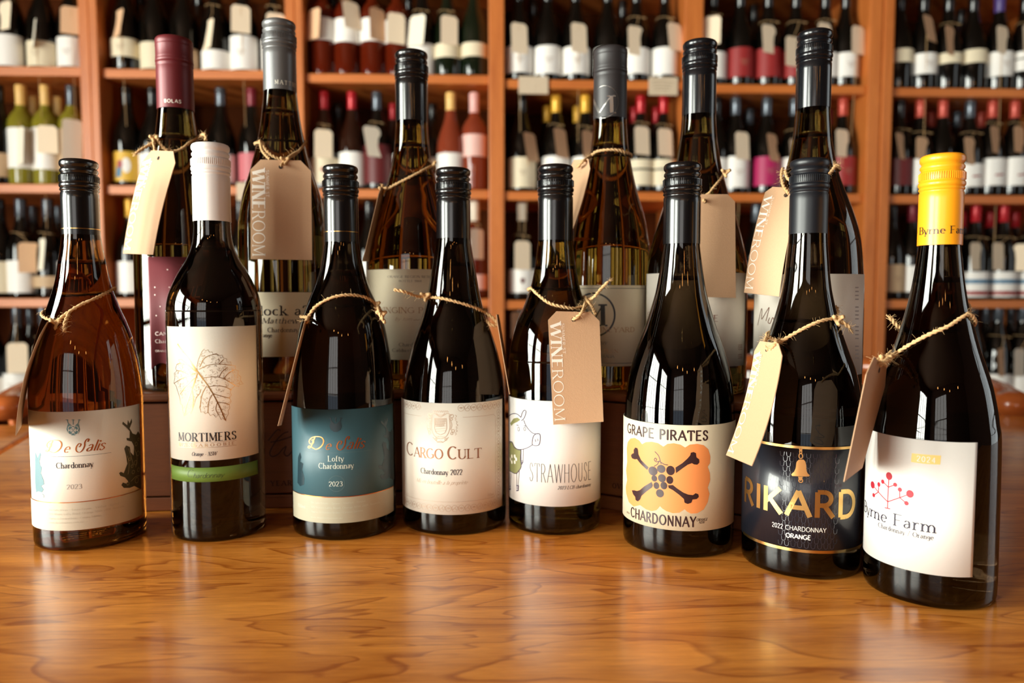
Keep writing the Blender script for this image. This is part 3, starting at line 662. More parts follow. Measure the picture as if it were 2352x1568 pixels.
# -- bottle 3
c = crop(640, 880, 4.126); B = b3
TEALP = mat('label_teal', (62,98,108), .42, noise=.04, nscale=900); 
S = label_on(B, 'front_label', 676, 903, (786, 940), (786, 1201), TEALP, lw=.004)
z = S.px(*c(600, 1078))[1]; zb = S.px(786, 1201)[1]; sL, sR = S.px(676, 1080)[0]-.004, S.px(903, 1080)[0]
art(S, 'lower_band', mat('label_stone', (186,180,156), .45, noise=.03), lambda p: band(p, sL, sR, zb, z), .00012)
art(S, 'copper_line', COPPER, lambda p: band(p, sL, sR, z-.0002, z+.0004), .0002)
art(S, 'script_lettering', COPPER, lambda p: script(p, S, c, 290, 835, (540, 628), 112))
PALE = mat('ink_pale', (214,222,208), .5)
def f(p):
    TX(p, S, c, 'Lofty', 468, 618, (540, 738), 50, wt=.12, tn=.05); TX(p, S, c, 'Chardonnay', 380, 712, (540, 808), 50, wt=.12, tn=.05)
    TX(p, S, c, '2023', 477, 607, (540, 975), 44, wt=.12, tn=.05); TX(p, S, c, '750ml', 182, 252, (230, 1180), 30, wt=.12, tn=.06, serif=False)
    rows(p, c, 310, [('De Salis Estate - Grown - Vinified - Bottled', 820, 1142, 17), ('125 Mount Lofty Road, Orange NSW 2800, Australia', 960, 1185, 18), ('Approx 7.5 Standard Drinks - Contains Sulphites', 800, 1228, 16), ('www.desaliswines.com.au', 605, 1280, 16)])
art(S, 'pale_lettering', PALE, f)
DT = mat('ink_deep_teal', (36,58,66), .25)
art(S, 'crest', DT, lambda p: crest(p, S, c, 540, 395, 115, 130))
art(S, 'beast_emblem', DT, lambda p: p.fill(PX(S, c, [(x*.78+150, y*.98+30) for x, y in beast]), .0003))
def f(p):
    p.fill(PX(S, c, [(185,700),(205,650),(215,700),(205,740),(235,760),(225,820),(245,900),(240,960),(205,975),(180,940)]), .0003)
art(S, 'blue_beast_emblem', DT, f)
def f(p):
    cx = S.px(*c(548, 950))
    for i in range(40):
        a = 2*pi*i/40; p.disc((cx[0]+.0041*cos(a)*1.5, cx[1]+.0041*1.5*sin(a)), .0003, n=6)
    a, b = S.px(*c(250, 640)), S.px(*c(880, 655)); z = S.px(*c(540, 658))[1]; p.line([(a[0], z), (b[0], z)], .0002)
art(S, 'seal_dots', mat('ink_mid_teal', (96,122,126), .4), f)
# -- bottle 4
B = b4; S = label_on(B, 'front_label', 925, 1153, (1032, 926), (1037, 1182), PAPER, lw=.004)
BRZ = mat('ink_bronze', (160,104,72), .4, metal=.4); PBR = mat('ink_pale_bronze', (196,168,144), .4, metal=.2)
def f(p):
    for st, x0, x1, h in (('C', 1218, 1278, 122), ('ARGO', 1288, 1556, 92), ('C', 1602, 1690, 118), ('ULT', 1700, 1922, 88)):
        TX(p, S, c, st, x0, x1, (1640, 718), h, wt=.15, tn=.06)
art(S, 'brand_lettering', BRZ, f)
art(S, 'wine_lettering', mat('ink_navy', (30,30,48), .5), lambda p: TX(p, S, c, 'Chardonnay 2022', 1348, 1740, (1600, 868), 50, wt=.13, tn=.05))
def f(p):
    TX(p, S, c, 'Mis en bouteille a la propriete', 1305, 1785, (1600, 960), 38, wt=.06, tn=.03, serif=False, slant=.5, track=.04)
    TX(p, S, c, '750ml', 1978, 2035, (2000, 1068), 24, wt=.1, tn=.06, serif=False); TX(p, S, c, 'Vol', 1190, 1235, (1210, 1048), 20, wt=.1, tn=.06, serif=False)
    zt = S.px(*c(1640, 250))[1]-.0; zb = S.px(*c(1640, 1186))[1]; zl, zl2 = zt-.0062, zb+.0052
    sa, sb = S.px(*c(1190, 250))[0], S.px(*c(2082, 600))[0]
    def motif(s, z, k):
        p.ring((s, z), .00235, .0026, .00022, 16)
        if k % 2:
            for a, b in ((-.6, .6), (.6, .6), (0, -.4), (0, .4), (-.9, 0), (.9, 0)): p.disc((s+a*.001, z+b*.001), .00035, n=6)
        else: p.line([(s-.0015, z-.001), (s, z+.0003), (s+.0014, z-.0012)], .0003); p.line([(s, z+.0003), (s+.0009, z+.0016)], .0003)
        p.line([(s+.0024, z+.0012), (s+.0034, z-.0012)], .0002)
    n = 19
    for i in range(n):
        s = sa+(sb-sa)*i/(n-1); motif(s, zb, i)
        if i < 5 or i > 10: motif(s, zt+.0012, i)
    k = 15
    for i in range(1, k): motif(sb, zb+(zt-zb)*i/k, i)
    s2 = sb-.0042
    p.line([(S.px(*c(1745, 300))[0], zl), (s2-.002, zl), (s2, zl-.002), (s2, zl2+.002), (s2-.002, zl2), (sa, zl2)], .00022)
    p.line([(sa, zl), (S.px(*c(1355, 290))[0], zl)], .00022)
    q = lambda P: PX(S, c, P)
    p.line(q([(1478,332),(1590,332),(1592,430),(1575,470),(1535,488),(1495,470),(1478,430),(1478,332)]), .0004)
    p.line(q([(1455,300),(1448,420),(1480,500),(1535,525),(1590,500),(1622,420),(1615,300)]), .0004, True)
    for x, y, r in ((1432,300,14),(1436,330,9),(1425,440,12),(1432,470,10),(1640,310,14),(1636,340,9),(1652,450,12),(1640,475,10),(1490,530,9),(1585,530,9)): p.ring(S.px(*c(x, y)), r*.000095, r*.000095, .0004, 12)
    for P in ([(1432,300),(1470,282),(1500,300),(1535,318),(1570,300),(1600,285),(1640,305)], [(1495,285),(1515,300),(1555,300),(1575,280)], [(1440,350),(1430,400),(1440,440)], [(1630,350),(1640,400),(1630,440)], [(1460,510),(1500,550),(1535,560),(1570,550),(1610,510)], [(1500,560),(1535,548),(1560,562)]): p.line(q(P), .00042, True)
    for i in range(10): p.line(q([(1484+11*i, 336), (1484+9*i, 400+5*i-(i*i)*.5)]), .00025)
    for i in range(6): p.line(q([(1484, 345+22*i), (1586, 338+22*i)]), .00025)
    for i in range(14):
        R = random.Random(i); x = 1400+R.uniform(-6, 24) if i < 7 else 1672+R.uniform(-14, 30); y = 300+(i % 7)*28
        p.line(q([(x, y), (x+14, y+10), (x+4, y+22)]), .00035)
    for i in range(16): p.disc(S.px(*c(1470+9*i, 262+(8 if i % 2 else 0))), .0004, n=6)
    TX(p, S, c, 'ORANGE', 1495, 1578, (1540, 512), 12, wt=.12, tn=.06, serif=False)
art(S, 'ornament_and_crest', PBR, f)
# -- bottle 5
c = crop(1140, 640, 2.6125); B = b5
S = label_on(B, 'front_label', 1170, 1377, (1277, 921), (1267, 1163), PAPERW, lw=.006, rw=.004)
PIG = mat('ink_plum', (66,54,82), .5)
def f(p):
    q = lambda P: PX(S, c, P); w = .00062
    p.line(q([(76,825),(92,812),(112,808),(130,814),(150,832)]), w, True); p.line(q([(148,832),(158,800),(170,788),(179,796),(172,825),(160,845),(150,850)]), w, True)
    p.line(q([(165,848),(178,880),(200,910),(225,928),(258,929)]), w, True)
    p.line(q([(240,928),(258,930),(264,950),(258,990),(245,1000),(222,998),(215,985),(222,945),(240,928)]), w, True)
    p.line(q([(216,996),(190,1012),(160,1022),(130,1022),(110,1010),(95,980),(80,975)]), w, True)
    for x, y, a, b in ((135,901,9,13), (171,900,8,12)): p.ring(S.px(*c(x, y)), a*.00013, b*.00013, .0004, 14)
    for x, y in ((234,970), (248,966)): p.line(q([(x, y-9), (x+2, y+9)]), .0004)
    p.line(q([(122,876),(135,880)]), .0006); p.line(q([(165,880),(178,884)]), .0006)
    p.line(q([(80,985),(95,978),(110,1008),(132,1024),(148,1030),(146,1075),(150,1125),(136,1152),(118,1168),(92,1158),(80,1150)]), w, True)
    for P in ([(150,1026),(149,1100)], [(164,1022),(160,1104)], [(149,1090),(160,1092)], [(84,1166),(80,1262)], [(91,1168),(86,1262)], [(124,1166),(124,1262)], [(139,1152),(130,1262)]): p.line(q(P), .00045)
    for P in ([(148,1100),(160,1100),(152,1112)], [(79,1262),(88,1262),(84,1240)], [(122,1240),(134,1240),(132,1270),(122,1270)]): p.line(q(P), .0011)
art(S, 'pig_drawing', PIG, f, .0003)
GRN = mat('ink_sage', (140,140,92), .5)
art(S, 'green_dress', GRN, lambda p: (p.fill(PX(S, c, [(80,985),(95,978),(110,1008),(132,1024),(148,1030),(146,1075),(150,1125),(136,1152),(118,1168),(92,1158),(80,1150)]), .0003),
    p.fill(PX(S, c, [(84,868),(105,838),(128,832),(145,845),(128,858),(104,868),(92,882)]), .0003)), .00015)
art(S, 'dress_flower', WHITE, lambda p: [p.disc(S.px(*c(103+17*cos(a), 1082+20*sin(a))), .0014, .0016, 12) for a in (0, 1.05, 2.1, 3.15, 4.2, 5.25)], .00025)
art(S, 'flower_centre', GRN, lambda p: p.disc(S.px(*c(103, 1082)), .001, n=12), .00035)
def f(p):
    TX(p, S, c, 'STRAWHOUSE', 200, 567, (480, 1217), 108, wt=.03, tn=.024, serif=False, rnd=True, track=.22)
    TX(p, S, c, '2023 LCB chardonnay', 368, 565, (470, 1258), 19, wt=.1, tn=.05, slant=.3)
art(S, 'brand_lettering', DGREY, f)
# -- bottle 6
c = crop(1400, 920, 4.125); B = b6
S = label_on(B, 'front_label', 1431, 1681, (1560, 976), (1553, 1218), CREAM, lw=.01, rw=.008)
cloud = [(165,450),(172,395),(200,357),(240,352),(280,375),(308,412),(345,392),(400,388),(460,402),(510,435),(550,408),(610,402),(670,415),(715,443),(760,415),(830,408),(890,420),(935,460),(955,530),(950,590),(930,625),(950,690),(953,750),(930,822),(945,880),(930,960),(890,1030),(830,1065),(770,1068),(735,1050),(710,1027),(660,1060),(600,1065),(540,1045),(500,1020),(478,997),(445,1035),(400,1045),(350,1030),(290,988),(230,1002),(185,960),(160,880),(155,820),(168,750),(158,660),(168,580)]
art(S, 'orange_cloud', mat('ink_orange', (238,146,82), .5, noise=.04, nscale=40), lambda p: p.fill(PX(S, c, cloud), .00025), .00012)
BRN = mat('ink_umber', (56,34,36), .28)
bones = [[(205,520),(212,505),(232,495),(230,465),(245,443),(265,448),(273,470),(275,505),(300,560),(372,630),(358,655),(290,590),(262,552),(240,555),(215,545)],
 [(625,632),(690,590),(740,545),(765,515),(768,492),(795,485),(818,495),(822,535),(848,555),(850,585),(830,605),(800,602),(780,590),(740,605),(690,640),(630,685)],
 [(213,848),(235,847),(262,855),(290,845),(330,810),(400,768),(412,800),(405,820),(350,860),(305,900),(292,935),(270,953),(248,940),(245,910),(225,885)],
 [(555,800),(600,797),(640,830),(700,870),(745,888),(790,893),(815,875),(840,885),(845,910),(825,930),(785,935),(775,965),(740,977),(710,965),(705,930),(660,890),(600,845),(560,825)]]
def f(p):
    for b in bones: p.fill(PX(S, c, b), .00022)
    for P in ([(430,480),(465,520),(480,565),(490,600)], [(485,580),(520,602),(555,608)], [(478,572),(445,578),(425,560),(435,543),(448,555),(440,568)], [(472,568),(455,600),(422,622)]): p.line(PX(S, c, P), .0006, True)
art(S, 'crossed_bones', BRN, f, .0002)
def f(p):
    for x, y, a, b in ((412,665,45,43),(490,645,41,39),(578,660,41,45),(425,735,28,30),(497,733,38,39),(571,750,33,38),(445,803,28,33),(515,803,33,36),(478,876,38,39)):
        k = S.px(*c(x, y)); k2 = S.px(*c(x+a, y)); k3 = S.px(*c(x, y-b)); p.disc(k, abs(k2[0]-k[0]), abs(k3[1]-k[1]), 18)
art(S, 'grape_cluster', BRN, f, .0002)
def f(p):
    TX(p, S, c, 'GRAPE PIRATES', 172, 930, (700, 374), 88, wt=.19, tn=.15, serif=False, rnd=True, track=.2)
    TX(p, S, c, 'CHARDONNAY', 203, 815, (700, 1190), 90, wt=.17, tn=.13, serif=False, rnd=True, track=.2)
    TX(p, S, c, 'ORANGE', 822, 925, (870, 1138), 24, wt=.14, tn=.1, serif=False, slant=.3); TX(p, S, c, 'NSW', 845, 898, (870, 1162), 22, wt=.14, tn=.1, serif=False, slant=.3)
    TX(p, S, c, '2024', 163, 190, (175, 1066), 16, wt=.14, tn=.1, serif=False, slant=.3)
art(S, 'brand_lettering', BRN, f)
# -- bottle 7
c = crop(1660, 700, 2.45); B = b7
BL = mat('label_black', (26,28,36), .3, coat=.3); 
S = label_on(B, 'front_label', 1700, 1972, (1836, 1024), (1834, 1266), BL, lw=.012, rw=.004)
sL, sR = -S.r*1.62, S.r*1.5; zt, zb = S.px(1836, 1026)[1], S.px(1834, 1266)[1]
art(S, 'gold_line', GOLD, lambda p: band(p, sL, sR, zt-.0012, zt+.0006, 60)); art(S, 'gold_line', GOLD, lambda p: band(p, sL, sR, zb-.0004, zb+.0016, 60))
def f(p):
    q = lambda P: PX(S, c, P)
    p.fill(q([(418,880),(428,870),(455,870),(465,880),(470,905),(470,930),(478,948),(490,958),(485,965),(390,962),(386,952),(402,938),(412,915),(412,892)]), .0003)
    p.fill(q([(425,966),(450,966),(448,982),(438,990),(428,982)]), .0003)
    for y, a, b in ((988, 9, 9), (850, 8, 13), (826, 5, 10), (812, 5, 9)): p.ring(S.px(*c(439, y)), a*.00014, b*.00014, .0006, 14)
art(S, 'bell_emblem', mat('foil_bell', (214,158,96), .35, metal=1), f)
def f(p):
    TX(p, S, c, 'RIKARD', 122, 742, (455, 1192), 143, wt=.19, tn=.18, serif=False, track=.16)
art(S, 'brand_lettering', mat('foil_letter', (226,184,112), .3, metal=1), f)
def f(p):
    TX(p, S, c, '2022 CHARDONNAY', 277, 582, (430, 1272), 25, wt=.11, tn=.1, serif=False); TX(p, S, c, 'ORANGE', 355, 495, (430, 1316), 24, wt=.2, tn=.19, serif=False)
art(S, 'small_lettering', WHITE, f)
def f(p):
    z = zb+.004; j = 0
    while z < zt-.004:
        for i in range(9):
            s = -.030+.0042*i+(.0021 if j % 2 else 0); p.line([(s-.0014, z+.0018), (s-.0011, z-.0008), (s, z-.0014), (s+.0011, z-.0008), (s+.0014, z+.0018)], .00035)
        z += .0034; j += 1
art(S, 'embossed_scales', mat('gloss_black', (40,44,56), .08, coat=1), f, .00008)
# -- bottle 8
c = crop(1920, 900, 3.135); B = b8
S = label_on(B, 'front_label', 1979, 2239, (2130, 1011), (2120, 1316), PAPERW, lw=.003)
RED = mat('ink_red', (176,36,52), .5)
def f(p):
    for P in ([(372,835),(374,790),(378,685),(382,605)], [(374,790),(307,720),(265,668)], [(307,720),(311,665)], [(307,720),(274,742)], [(374,790),(460,760),(533,733)], [(460,760),(460,702)], [(460,760),(508,800)], [(378,685),(340,645)], [(378,685),(427,667)], [(352,832),(392,841)]): p.line(PX(S, c, P), .00065)
    for x, y, a, b in ((383,605,23,28),(265,668,15,26),(310,665,11,17),(273,742,10,15),(338,645,12,16),(427,667,15,15),(461,702,16,16),(533,733,28,28),(508,800,17,16)):
        k = S.px(*c(x, y)); k2 = S.px(*c(x+a, y)); k3 = S.px(*c(x, y-b)); p.disc(k, abs(k2[0]-k[0]), abs(k3[1]-k[1]), 20)
art(S, 'berry_tree_emblem', RED, f)
art(S, 'year_block', mat('ink_yellow', (250,214,128), .5), lambda p: p.fill(PX(S, c, [(545,440),(650,450),(757,457),(753,522),(645,517),(541,503)]), .0003))
art(S, 'year_lettering', WHITE, lambda p: TX(p, S, c, '2024', 582, 716, (650, 504), 38, wt=.17, tn=.12, serif=False, track=.22), .0003)
def f(p):
    TX(p, S, c, 'Byrne Farm', 202, 718, (700, 1012), 84, wt=.12, tn=.04); TX(p, S, c, 'Chardonnay / Orange', 303, 702, (640, 1056), 34, wt=.12, tn=.05)
art(S, 'brand_lettering', mat('ink_indigo', (34,30,52), .5), f)
# cap lettering and rings
def capsurf(B): S = Cyl(B.x, B.y, B.rc*.99); S.B = B; S.o = B.capo; return S
for B, c, y in ((b1, crop(0, 430, 2.85), 270), (b3, crop(0, 0, 1), 531)):
    S = capsurf(B); z = S.px(*c(570 if B is b1 else 791, y))[1]
    art(S, 'gold_ring', GOLD, lambda p: band(p, -S.r*pi, S.r*pi, z-.0003, z+.0003, 60), .0001)
c = crop(2000, 440, 2.8); S = capsurf(b8)
art(S, 'cap_lettering', INK, lambda p: (TX(p, S, c, 'Byrne Farm', 316, 690-40, (450, 268), 46, wt=.14, tn=.05), TX(p, S, c, '.', 298, 304, (310, 262), 60)), .0003)
c = crop(0, 0, 3.36); S = capsurf(k1)
art(S, 'cap_lettering', WHITE, lambda p: TX(p, S, c, 'BOLAS', 1268, 1398, (1360, 793), 25, wt=.2, tn=.16, serif=False, track=.25), .0001)
S = capsurf(k2)
art(S, 'cap_lettering', mat('ink_cream', (226,222,206), .5), lambda p: TX(p, S, c, 'MATTHEW', 2122, 2345+55, (2200, 652), 30, wt=.16, tn=.08, track=.5), .0001)
c = crop(1130, 0, 3.36); S = capsurf(k4); SIL = mat('foil_silver', (150,146,142), .25, metal=.8)
def f(p):
    k = S.px(*c(858, 787)); p.ring(k, .0142, .0145, .0003, 36); TX(p, S, c, 'M', 762, 945, (860, 872), 128, wt=.22, tn=.03)
art(S, 'cap_monogram', SIL, f, .0001)

# ------------------------------------------------------------------ labels of the rear row
c = crop(0, 440, 3.016)
MAR = mat('label_maroon', (124,56,62), .5, noise=.05, nscale=900)
S = label_on(k1, 'front_label', 344, 505, (420, 590), (420, 848), MAR, wave=.006)
def f(p):
    for x, y in ((1265,508),(1160,540),(1073,662),(1173,662),(1073,715),(1110,795),(1083,858)): p.disc(S.px(*c(x, y)), .00065, n=10)
    TX(p, S, c, 'CANOBOLAS', 1077, 1330, (1200, 995), 24, wt=.2, tn=.16, serif=False); TX(p, S, c, 'Chardonnay', 1077, 1290, (1200, 1047), 24, wt=.1, tn=.06); TX(p, S, c, 'ORANGE', 1077, 1168, (1120, 1110), 13, wt=.16, tn=.12, serif=False)
art(S, 'star_print', mat('ink_rose', (236,208,200), .5), f)
S = label_on(k2, 'front_label', 572, 733, (655, 671), (655, 819), CREAM)
def f(p):
    TX(p, S, c, 'block a2', 1755, 2140, (1950, 855), 64, wt=.17, tn=.07); TX(p, S, c, 'by Matthew Atallah', 1740, 2240, (1950, 912), 38, wt=.09, tn=.05, slant=.25)
    TX(p, S, c, 'Chardonnay', 1854, 2066, (1950, 972), 30, wt=.12, tn=.06); TX(p, S, c, 'Orange', 1790, 1884, (1850, 1008), 28, wt=.12, tn=.06)
art(S, 'brand_lettering', mat('ink_brown_black', (44,34,32), .5), f)
c = crop(800, 560, 5.226)
S = label_on(k3, 'front_label', 847, 1052, (950, 618), (950, 826), CREAM, lw=.003)
def f(p):
    TX(p, S, c, 'ORANGE REGION RESERVE', 472, 1070, (800, 405), 26, wt=.1, tn=.05); TX(p, S, c, 'BOTTLE 1868', 608, 880, (750, 456), 24, wt=.1, tn=.05)
    TX(p, S, c, 'Chardonnay', 608, 940, (750, 1228), 40, wt=.1, tn=.05); TX(p, S, c, 'Caldwell Lane', 528, 940, (750, 1294), 36, wt=.1, tn=.05)
art(S, 'small_lettering', mat('ink_sepia', (112,92,76), .5), f)
def f(p):
    TX(p, S, c, 'SWINGING P', 310, 900, (640, 828), 66, wt=.13, tn=.05); TX(p, S, c, 'by tom', 560, 760, (690, 920), 46, wt=.06, tn=.04, serif=False, slant=.5)
    p.line(PX(S, c, [(780,910),(800,915),(815,905),(830,915),(860,905)]), .0004, True)
art(S, 'brand_lettering', mat('ink_ochre', (176,128,80), .45), f)
c = crop(1300, 560, 4.354)
S = label_on(k4, 'front_label', 1318, 1482, (1396, 655), (1396, 841), CREAM)
def f(p):
    zz = [S.px(1396, 662)[1], S.px(1396, 834)[1]]; a, b = S.px(1318, 740)[0]+.001, S.px(1482, 740)[0]
    for z in zz: p.line([(a, z), (b, z)], .0004)
    k = S.px(1363, 723); rx = S.px(1412, 723)[0]-k[0]; rz = S.px(1396, 674)[1]-S.px(1396, 724)[1]
    p.ring(k, rx, rz, .0016, 44); TX(p, S, c, 'M', 145, 395, (300, 815), 205, wt=.22, tn=.03)
    TX(p, S, c, 'Chardonnay', 150, 405, (340, 1005), 48, wt=.08, tn=.04, serif=False, slant=.5); TX(p, S, c, 'AUSTRALIA', 270, 480, (400, 1137), 27, wt=.14, tn=.07)
art(S, 'ring_monogram', INK, f)
art(S, 'gold_lettering', mat('ink_amber', (184,128,64), .4), lambda p: (TX(p, S, c, 'VINEYARD', 285, 685, (560, 880), 46, wt=.12, tn=.05, track=.18), TX(p, S, c, 'FIFTEEN', 290, 520, (430, 1085), 30, wt=.16, tn=.07)))
c = crop(1450, 560, 4.126)
S = label_on(k5, 'front_label', 1487, 1708, (1598, 626), (1596, 842), PAPER, lw=.004, rw=.003)
art(S, 'brand_lettering', mat('ink_rust', (150,96,76), .5), lambda p: (TX(p, S, c, 'S', 152, 192, (175, 695), 48, wt=.12, tn=.05), TX(p, S, c, 'E', 778, 824, (800, 733), 58, wt=.12, tn=.05),
    [p.line(PX(S, c, [(1010, y), (1050, y-4)]), .0004) for y in (958, 972, 986, 1002, 1050, 1066, 1082)]))
c = crop(1680, 400, 3.919)
S = label_on(k6, 'front_label', 1733, 1978, (1855, 629), (1850, 862), PAPER, lw=.004, rw=.004)
art(S, 'script_lettering', mat('foil_script', (150,100,74), .3, metal=.6), lambda p: [p.line(PX(S, c, P), .0007, True) for P in ([(237,1358),(252,1290),(270,1215),(276,1225),(272,1300),(290,1280),(335,1205),(338,1215),(312,1320)], [(345,1290),(330,1330),(350,1340),(372,1290),(390,1330)])])
def f(p):
    st = 'THE DARBY ROAD CUVEE'; k = S.px(1969, 660); z = k[1]
    for i, ch in enumerate(st):
        p.text(ch, z-.0023*i*1.05, z-.0023*i*1.05-.0015, k[0], .0028, wt=.12, tn=.08, serif=False, rot=True) if ch != ' ' else None
art(S, 'side_print', mat('ink_taupe', (140,116,96), .5), lambda p: [p.line([(S.px(1964, 660+9*i)[0], S.px(1964, 660+9*i)[1]), (S.px(1972, 660+9*i)[0], S.px(1972, 660+9*i)[1])], .0009) for i in range(20) if i % 5 != 4])
# ------------------------------------------------------------------ twine tags on the table bottles
def bpt(B, px, py, extra=.0012):
    z = B.base+.2
    for _ in range(6):
        S = Cyl(B.x, B.y, B.rof(z)+extra); s, z = S.px(px, py)
    return S.pt(s, z, 0)
def fpt(B, px, py, dy=0.0): return at_y(px, py, B.y+dy)
def rope(path, r=.0014, k=.55, fuzz=60, seed=1):
    P = catmull(path, 6); Q = [P[0]]
    for a, b in zip(P, P[1:]):
        L = sqrt(sum((b[i]-a[i])**2 for i in range(3))); n = max(1, int(L/.0014))
        for i in range(1, n+1): Q.append(tuple(a[j]+(b[j]-a[j])*i/n for j in range(3)))
    parts = []; L = 0; fr = []
    for j, p in enumerate(Q):
        a = Q[max(j-1, 0)]; b = Q[min(j+1, len(Q)-1)]; t = [b[i]-a[i] for i in range(3)]; l = sqrt(sum(q*q for q in t)) or 1; t = [q/l for q in t]
        u = (-t[1], t[0], 0) if abs(t[2]) < .95 else (1, 0, 0); l2 = sqrt(sum(q*q for q in u)) or 1; u = [q/l2 for q in u]
        w = (t[1]*u[2]-t[2]*u[1], t[2]*u[0]-t[0]*u[2], t[0]*u[1]-t[1]*u[0])
        if j: L += sqrt(sum((p[i]-Q[j-1][i])**2 for i in range(3)))
        fr.append((p, u, w, L))
    for s in range(2):
        parts.append(tube([tuple(p[i]+r*k*(cos(l/.0011+s*pi)*u[i]+sin(l/.0011+s*pi)*w[i]) for i in range(3)) for p, u, w, l in fr], r*.62, 5))
    R = random.Random(seed)
    for _ in range(fuzz):
        p, u, w, l = R.choice(fr); a = R.uniform(0, 6.3); d = [cos(a)*u[i]+sin(a)*w[i]+R.uniform(-.5, .5) for i in range(3)]; q = R.uniform(.0015, .005); e = [R.uniform(-1, 1)*.0012 for i in range(3)]
        parts.append(tube([p, tuple(p[i]+d[i]*q*.5 for i in range(3)), tuple(p[i]+d[i]*q+e[i] for i in range(3))], .00007, 3))
    return join(parts)
def knot(p, r=.0026):
    pts = [(p[0]+r*(sin(a)+.6*sin(2*a)), p[1]+r*.7*cos(3*a)*.7, p[2]+r*(cos(a)-.5*cos(2*a))) for a in [2*pi*i/20 for i in range(21)]]
    return tube(pts, .0014, 5)
def around(B, pa, pb, n=9):
    """the part of the loop that passes behind the neck, from pa to pb"""
    a0, a1 = atan2(pa[0]-B.x, B.y-pa[1]), atan2(pb[0]-B.x, B.y-pb[1])
    if a0 > a1: d = (a1+2*pi)-a0; sg = 1
    else: d = (a0+2*pi)-a1; sg = -1
    out = []
    for i in range(1, n):
        t = i/n; a = a0+sg*d*t; z = pa[2]+(pb[2]-pa[2])*t; r = B.rof(z)+.0012; out.append((B.x+r*sin(a), B.y-r*cos(a), z))
    return out
def card(B, label, corners, deps, mats_, hole, paths, text=0, knots=(), group=None, bow=0.0, note=None, tails=(), cham=.17, lit=WHITE):
    """corners px TL,TR,BL,BR of the whole rectangle with depths relative to the bottle axis; paths = twine runs"""
    C4 = [at_y(x, y, B.y+d) for (x, y), d in zip(corners, deps)]; S = Sheet(*C4, bow=bow); w, h = S.w, S.h
    hl = (S.pt(hole[0]*w, -hole[1]*h, .0006)) if hole else C4[0]
    root = empty('price_tag', hl); tag(root, label, 'tag', group)
    cw, chh = cham*w, cham*w
    N = 14; nx = 8; V, F = [], []; th = .0005
    def edge(v):           # width limits at depth v (chamfered shoulders)
        k = max(0, 1-(-v)/chh) if -v < chh else 0
        return cw*k, w-cw*k
    vs = [0, -chh*.5, -chh]+[-chh-(h-chh)*i/N for i in range(1, N+1)]
    for side in (1, -1):
        for v in vs:
            a, b = edge(v)
            for i in range(nx+1): V.append(S.pt(a+(b-a)*i/nx, v, side*th/2))
    M = len(vs); K = M*(nx+1)
    for j in range(M-1):
        for i in range(nx):
            q = j*(nx+1)+i; F.append((q, q+nx+1, q+nx+2, q+1)); F.append((K+q, K+q+1, K+q+nx+2, K+q+nx+1))
    for j in range(M-1):
        q = j*(nx+1); F.append((q, K+q, K+q+nx+1, q+nx+1)); q += nx; F.append((q, q+nx+1, K+q+nx+1, K+q))
    for i in range(nx): F.append((i, i+1, K+i+1, K+i)); q = (M-1)*(nx+1)+i; F.append((q, K+q, K+q+1, q+1))
    cd = link('card', shifted(V, hl), F, mats_, root)
    if hole:
        p = Pen(S, .0006); p.disc((hole[0]*w, -hole[1]*h), .0017, n=16)
        o = link('punched_hole', shifted(p.V, hl), p.F, mat('hole_dark', (40,24,16), .9), cd)
    if text:
        p = Pen(S, .00045); L = h*.86; y0 = w*.035; hh = w*.20; v0 = -h*.105
        if text > 0:
            p.text('WINE', v0, v0-L*.455, y0, hh, wt=.27, tn=.06, rot=True, track=.2); p.text('ROOM', v0-L*.475, v0-L, y0, hh, wt=.1, tn=.045, rot=True, track=.12)
            p.text('SUMMER ST', v0, v0-L*.31, y0+hh*1.1, hh*.26, wt=.14, tn=.08, serif=False, rot=True, track=.2)
        o = link('shop_lettering', shifted(p.V, hl), p.F, lit, cd)
    if note:
        p = Pen(S, .00045*note); 
        for P in ([(.55,.66),(.3,.70),(.55,.76),(.75,.80),(.35,.85)], [(.5,.62),(.52,.9)], [(.3,.9),(.6,.86),(.75,.91),(.4,.95),(.3,.93)]): p.line([(a*w, -b*h) for a, b in P], .0007, True)
        link('handwritten_price', shifted(p.V, hl), p.F, mat('biro', (60,44,40), .5), cd)
    V, F = [], []; parts = [rope([q for q in pth], seed=int(abs(hl[0]*9999)) % 97+i) for i, pth in enumerate(paths)] + [knot(k) for k in knots]
    for tl in tails:                                            # frayed ends
        R = random.Random(5)
        for i in range(14):
            parts.append(tube([tl[0], tuple(tl[1][j]+R.uniform(-.0016, .0016) for j in range(3))], .00016, 3))
    V, F = join(parts); link('twine', shifted(V, hl), F, TWINE, root, True)
    return root
def loop(B, pts, start=None, end=None):
    s = [bpt(B, x, y) for x, y in pts]; return s + around(B, s[-1], s[0]) + [s[0]]
def hang(B, px, hole_p): return [bpt(B, *px), hole_p]
def hole_pt(B, px, py, dy): return at_y(px, py, B.y+dy)

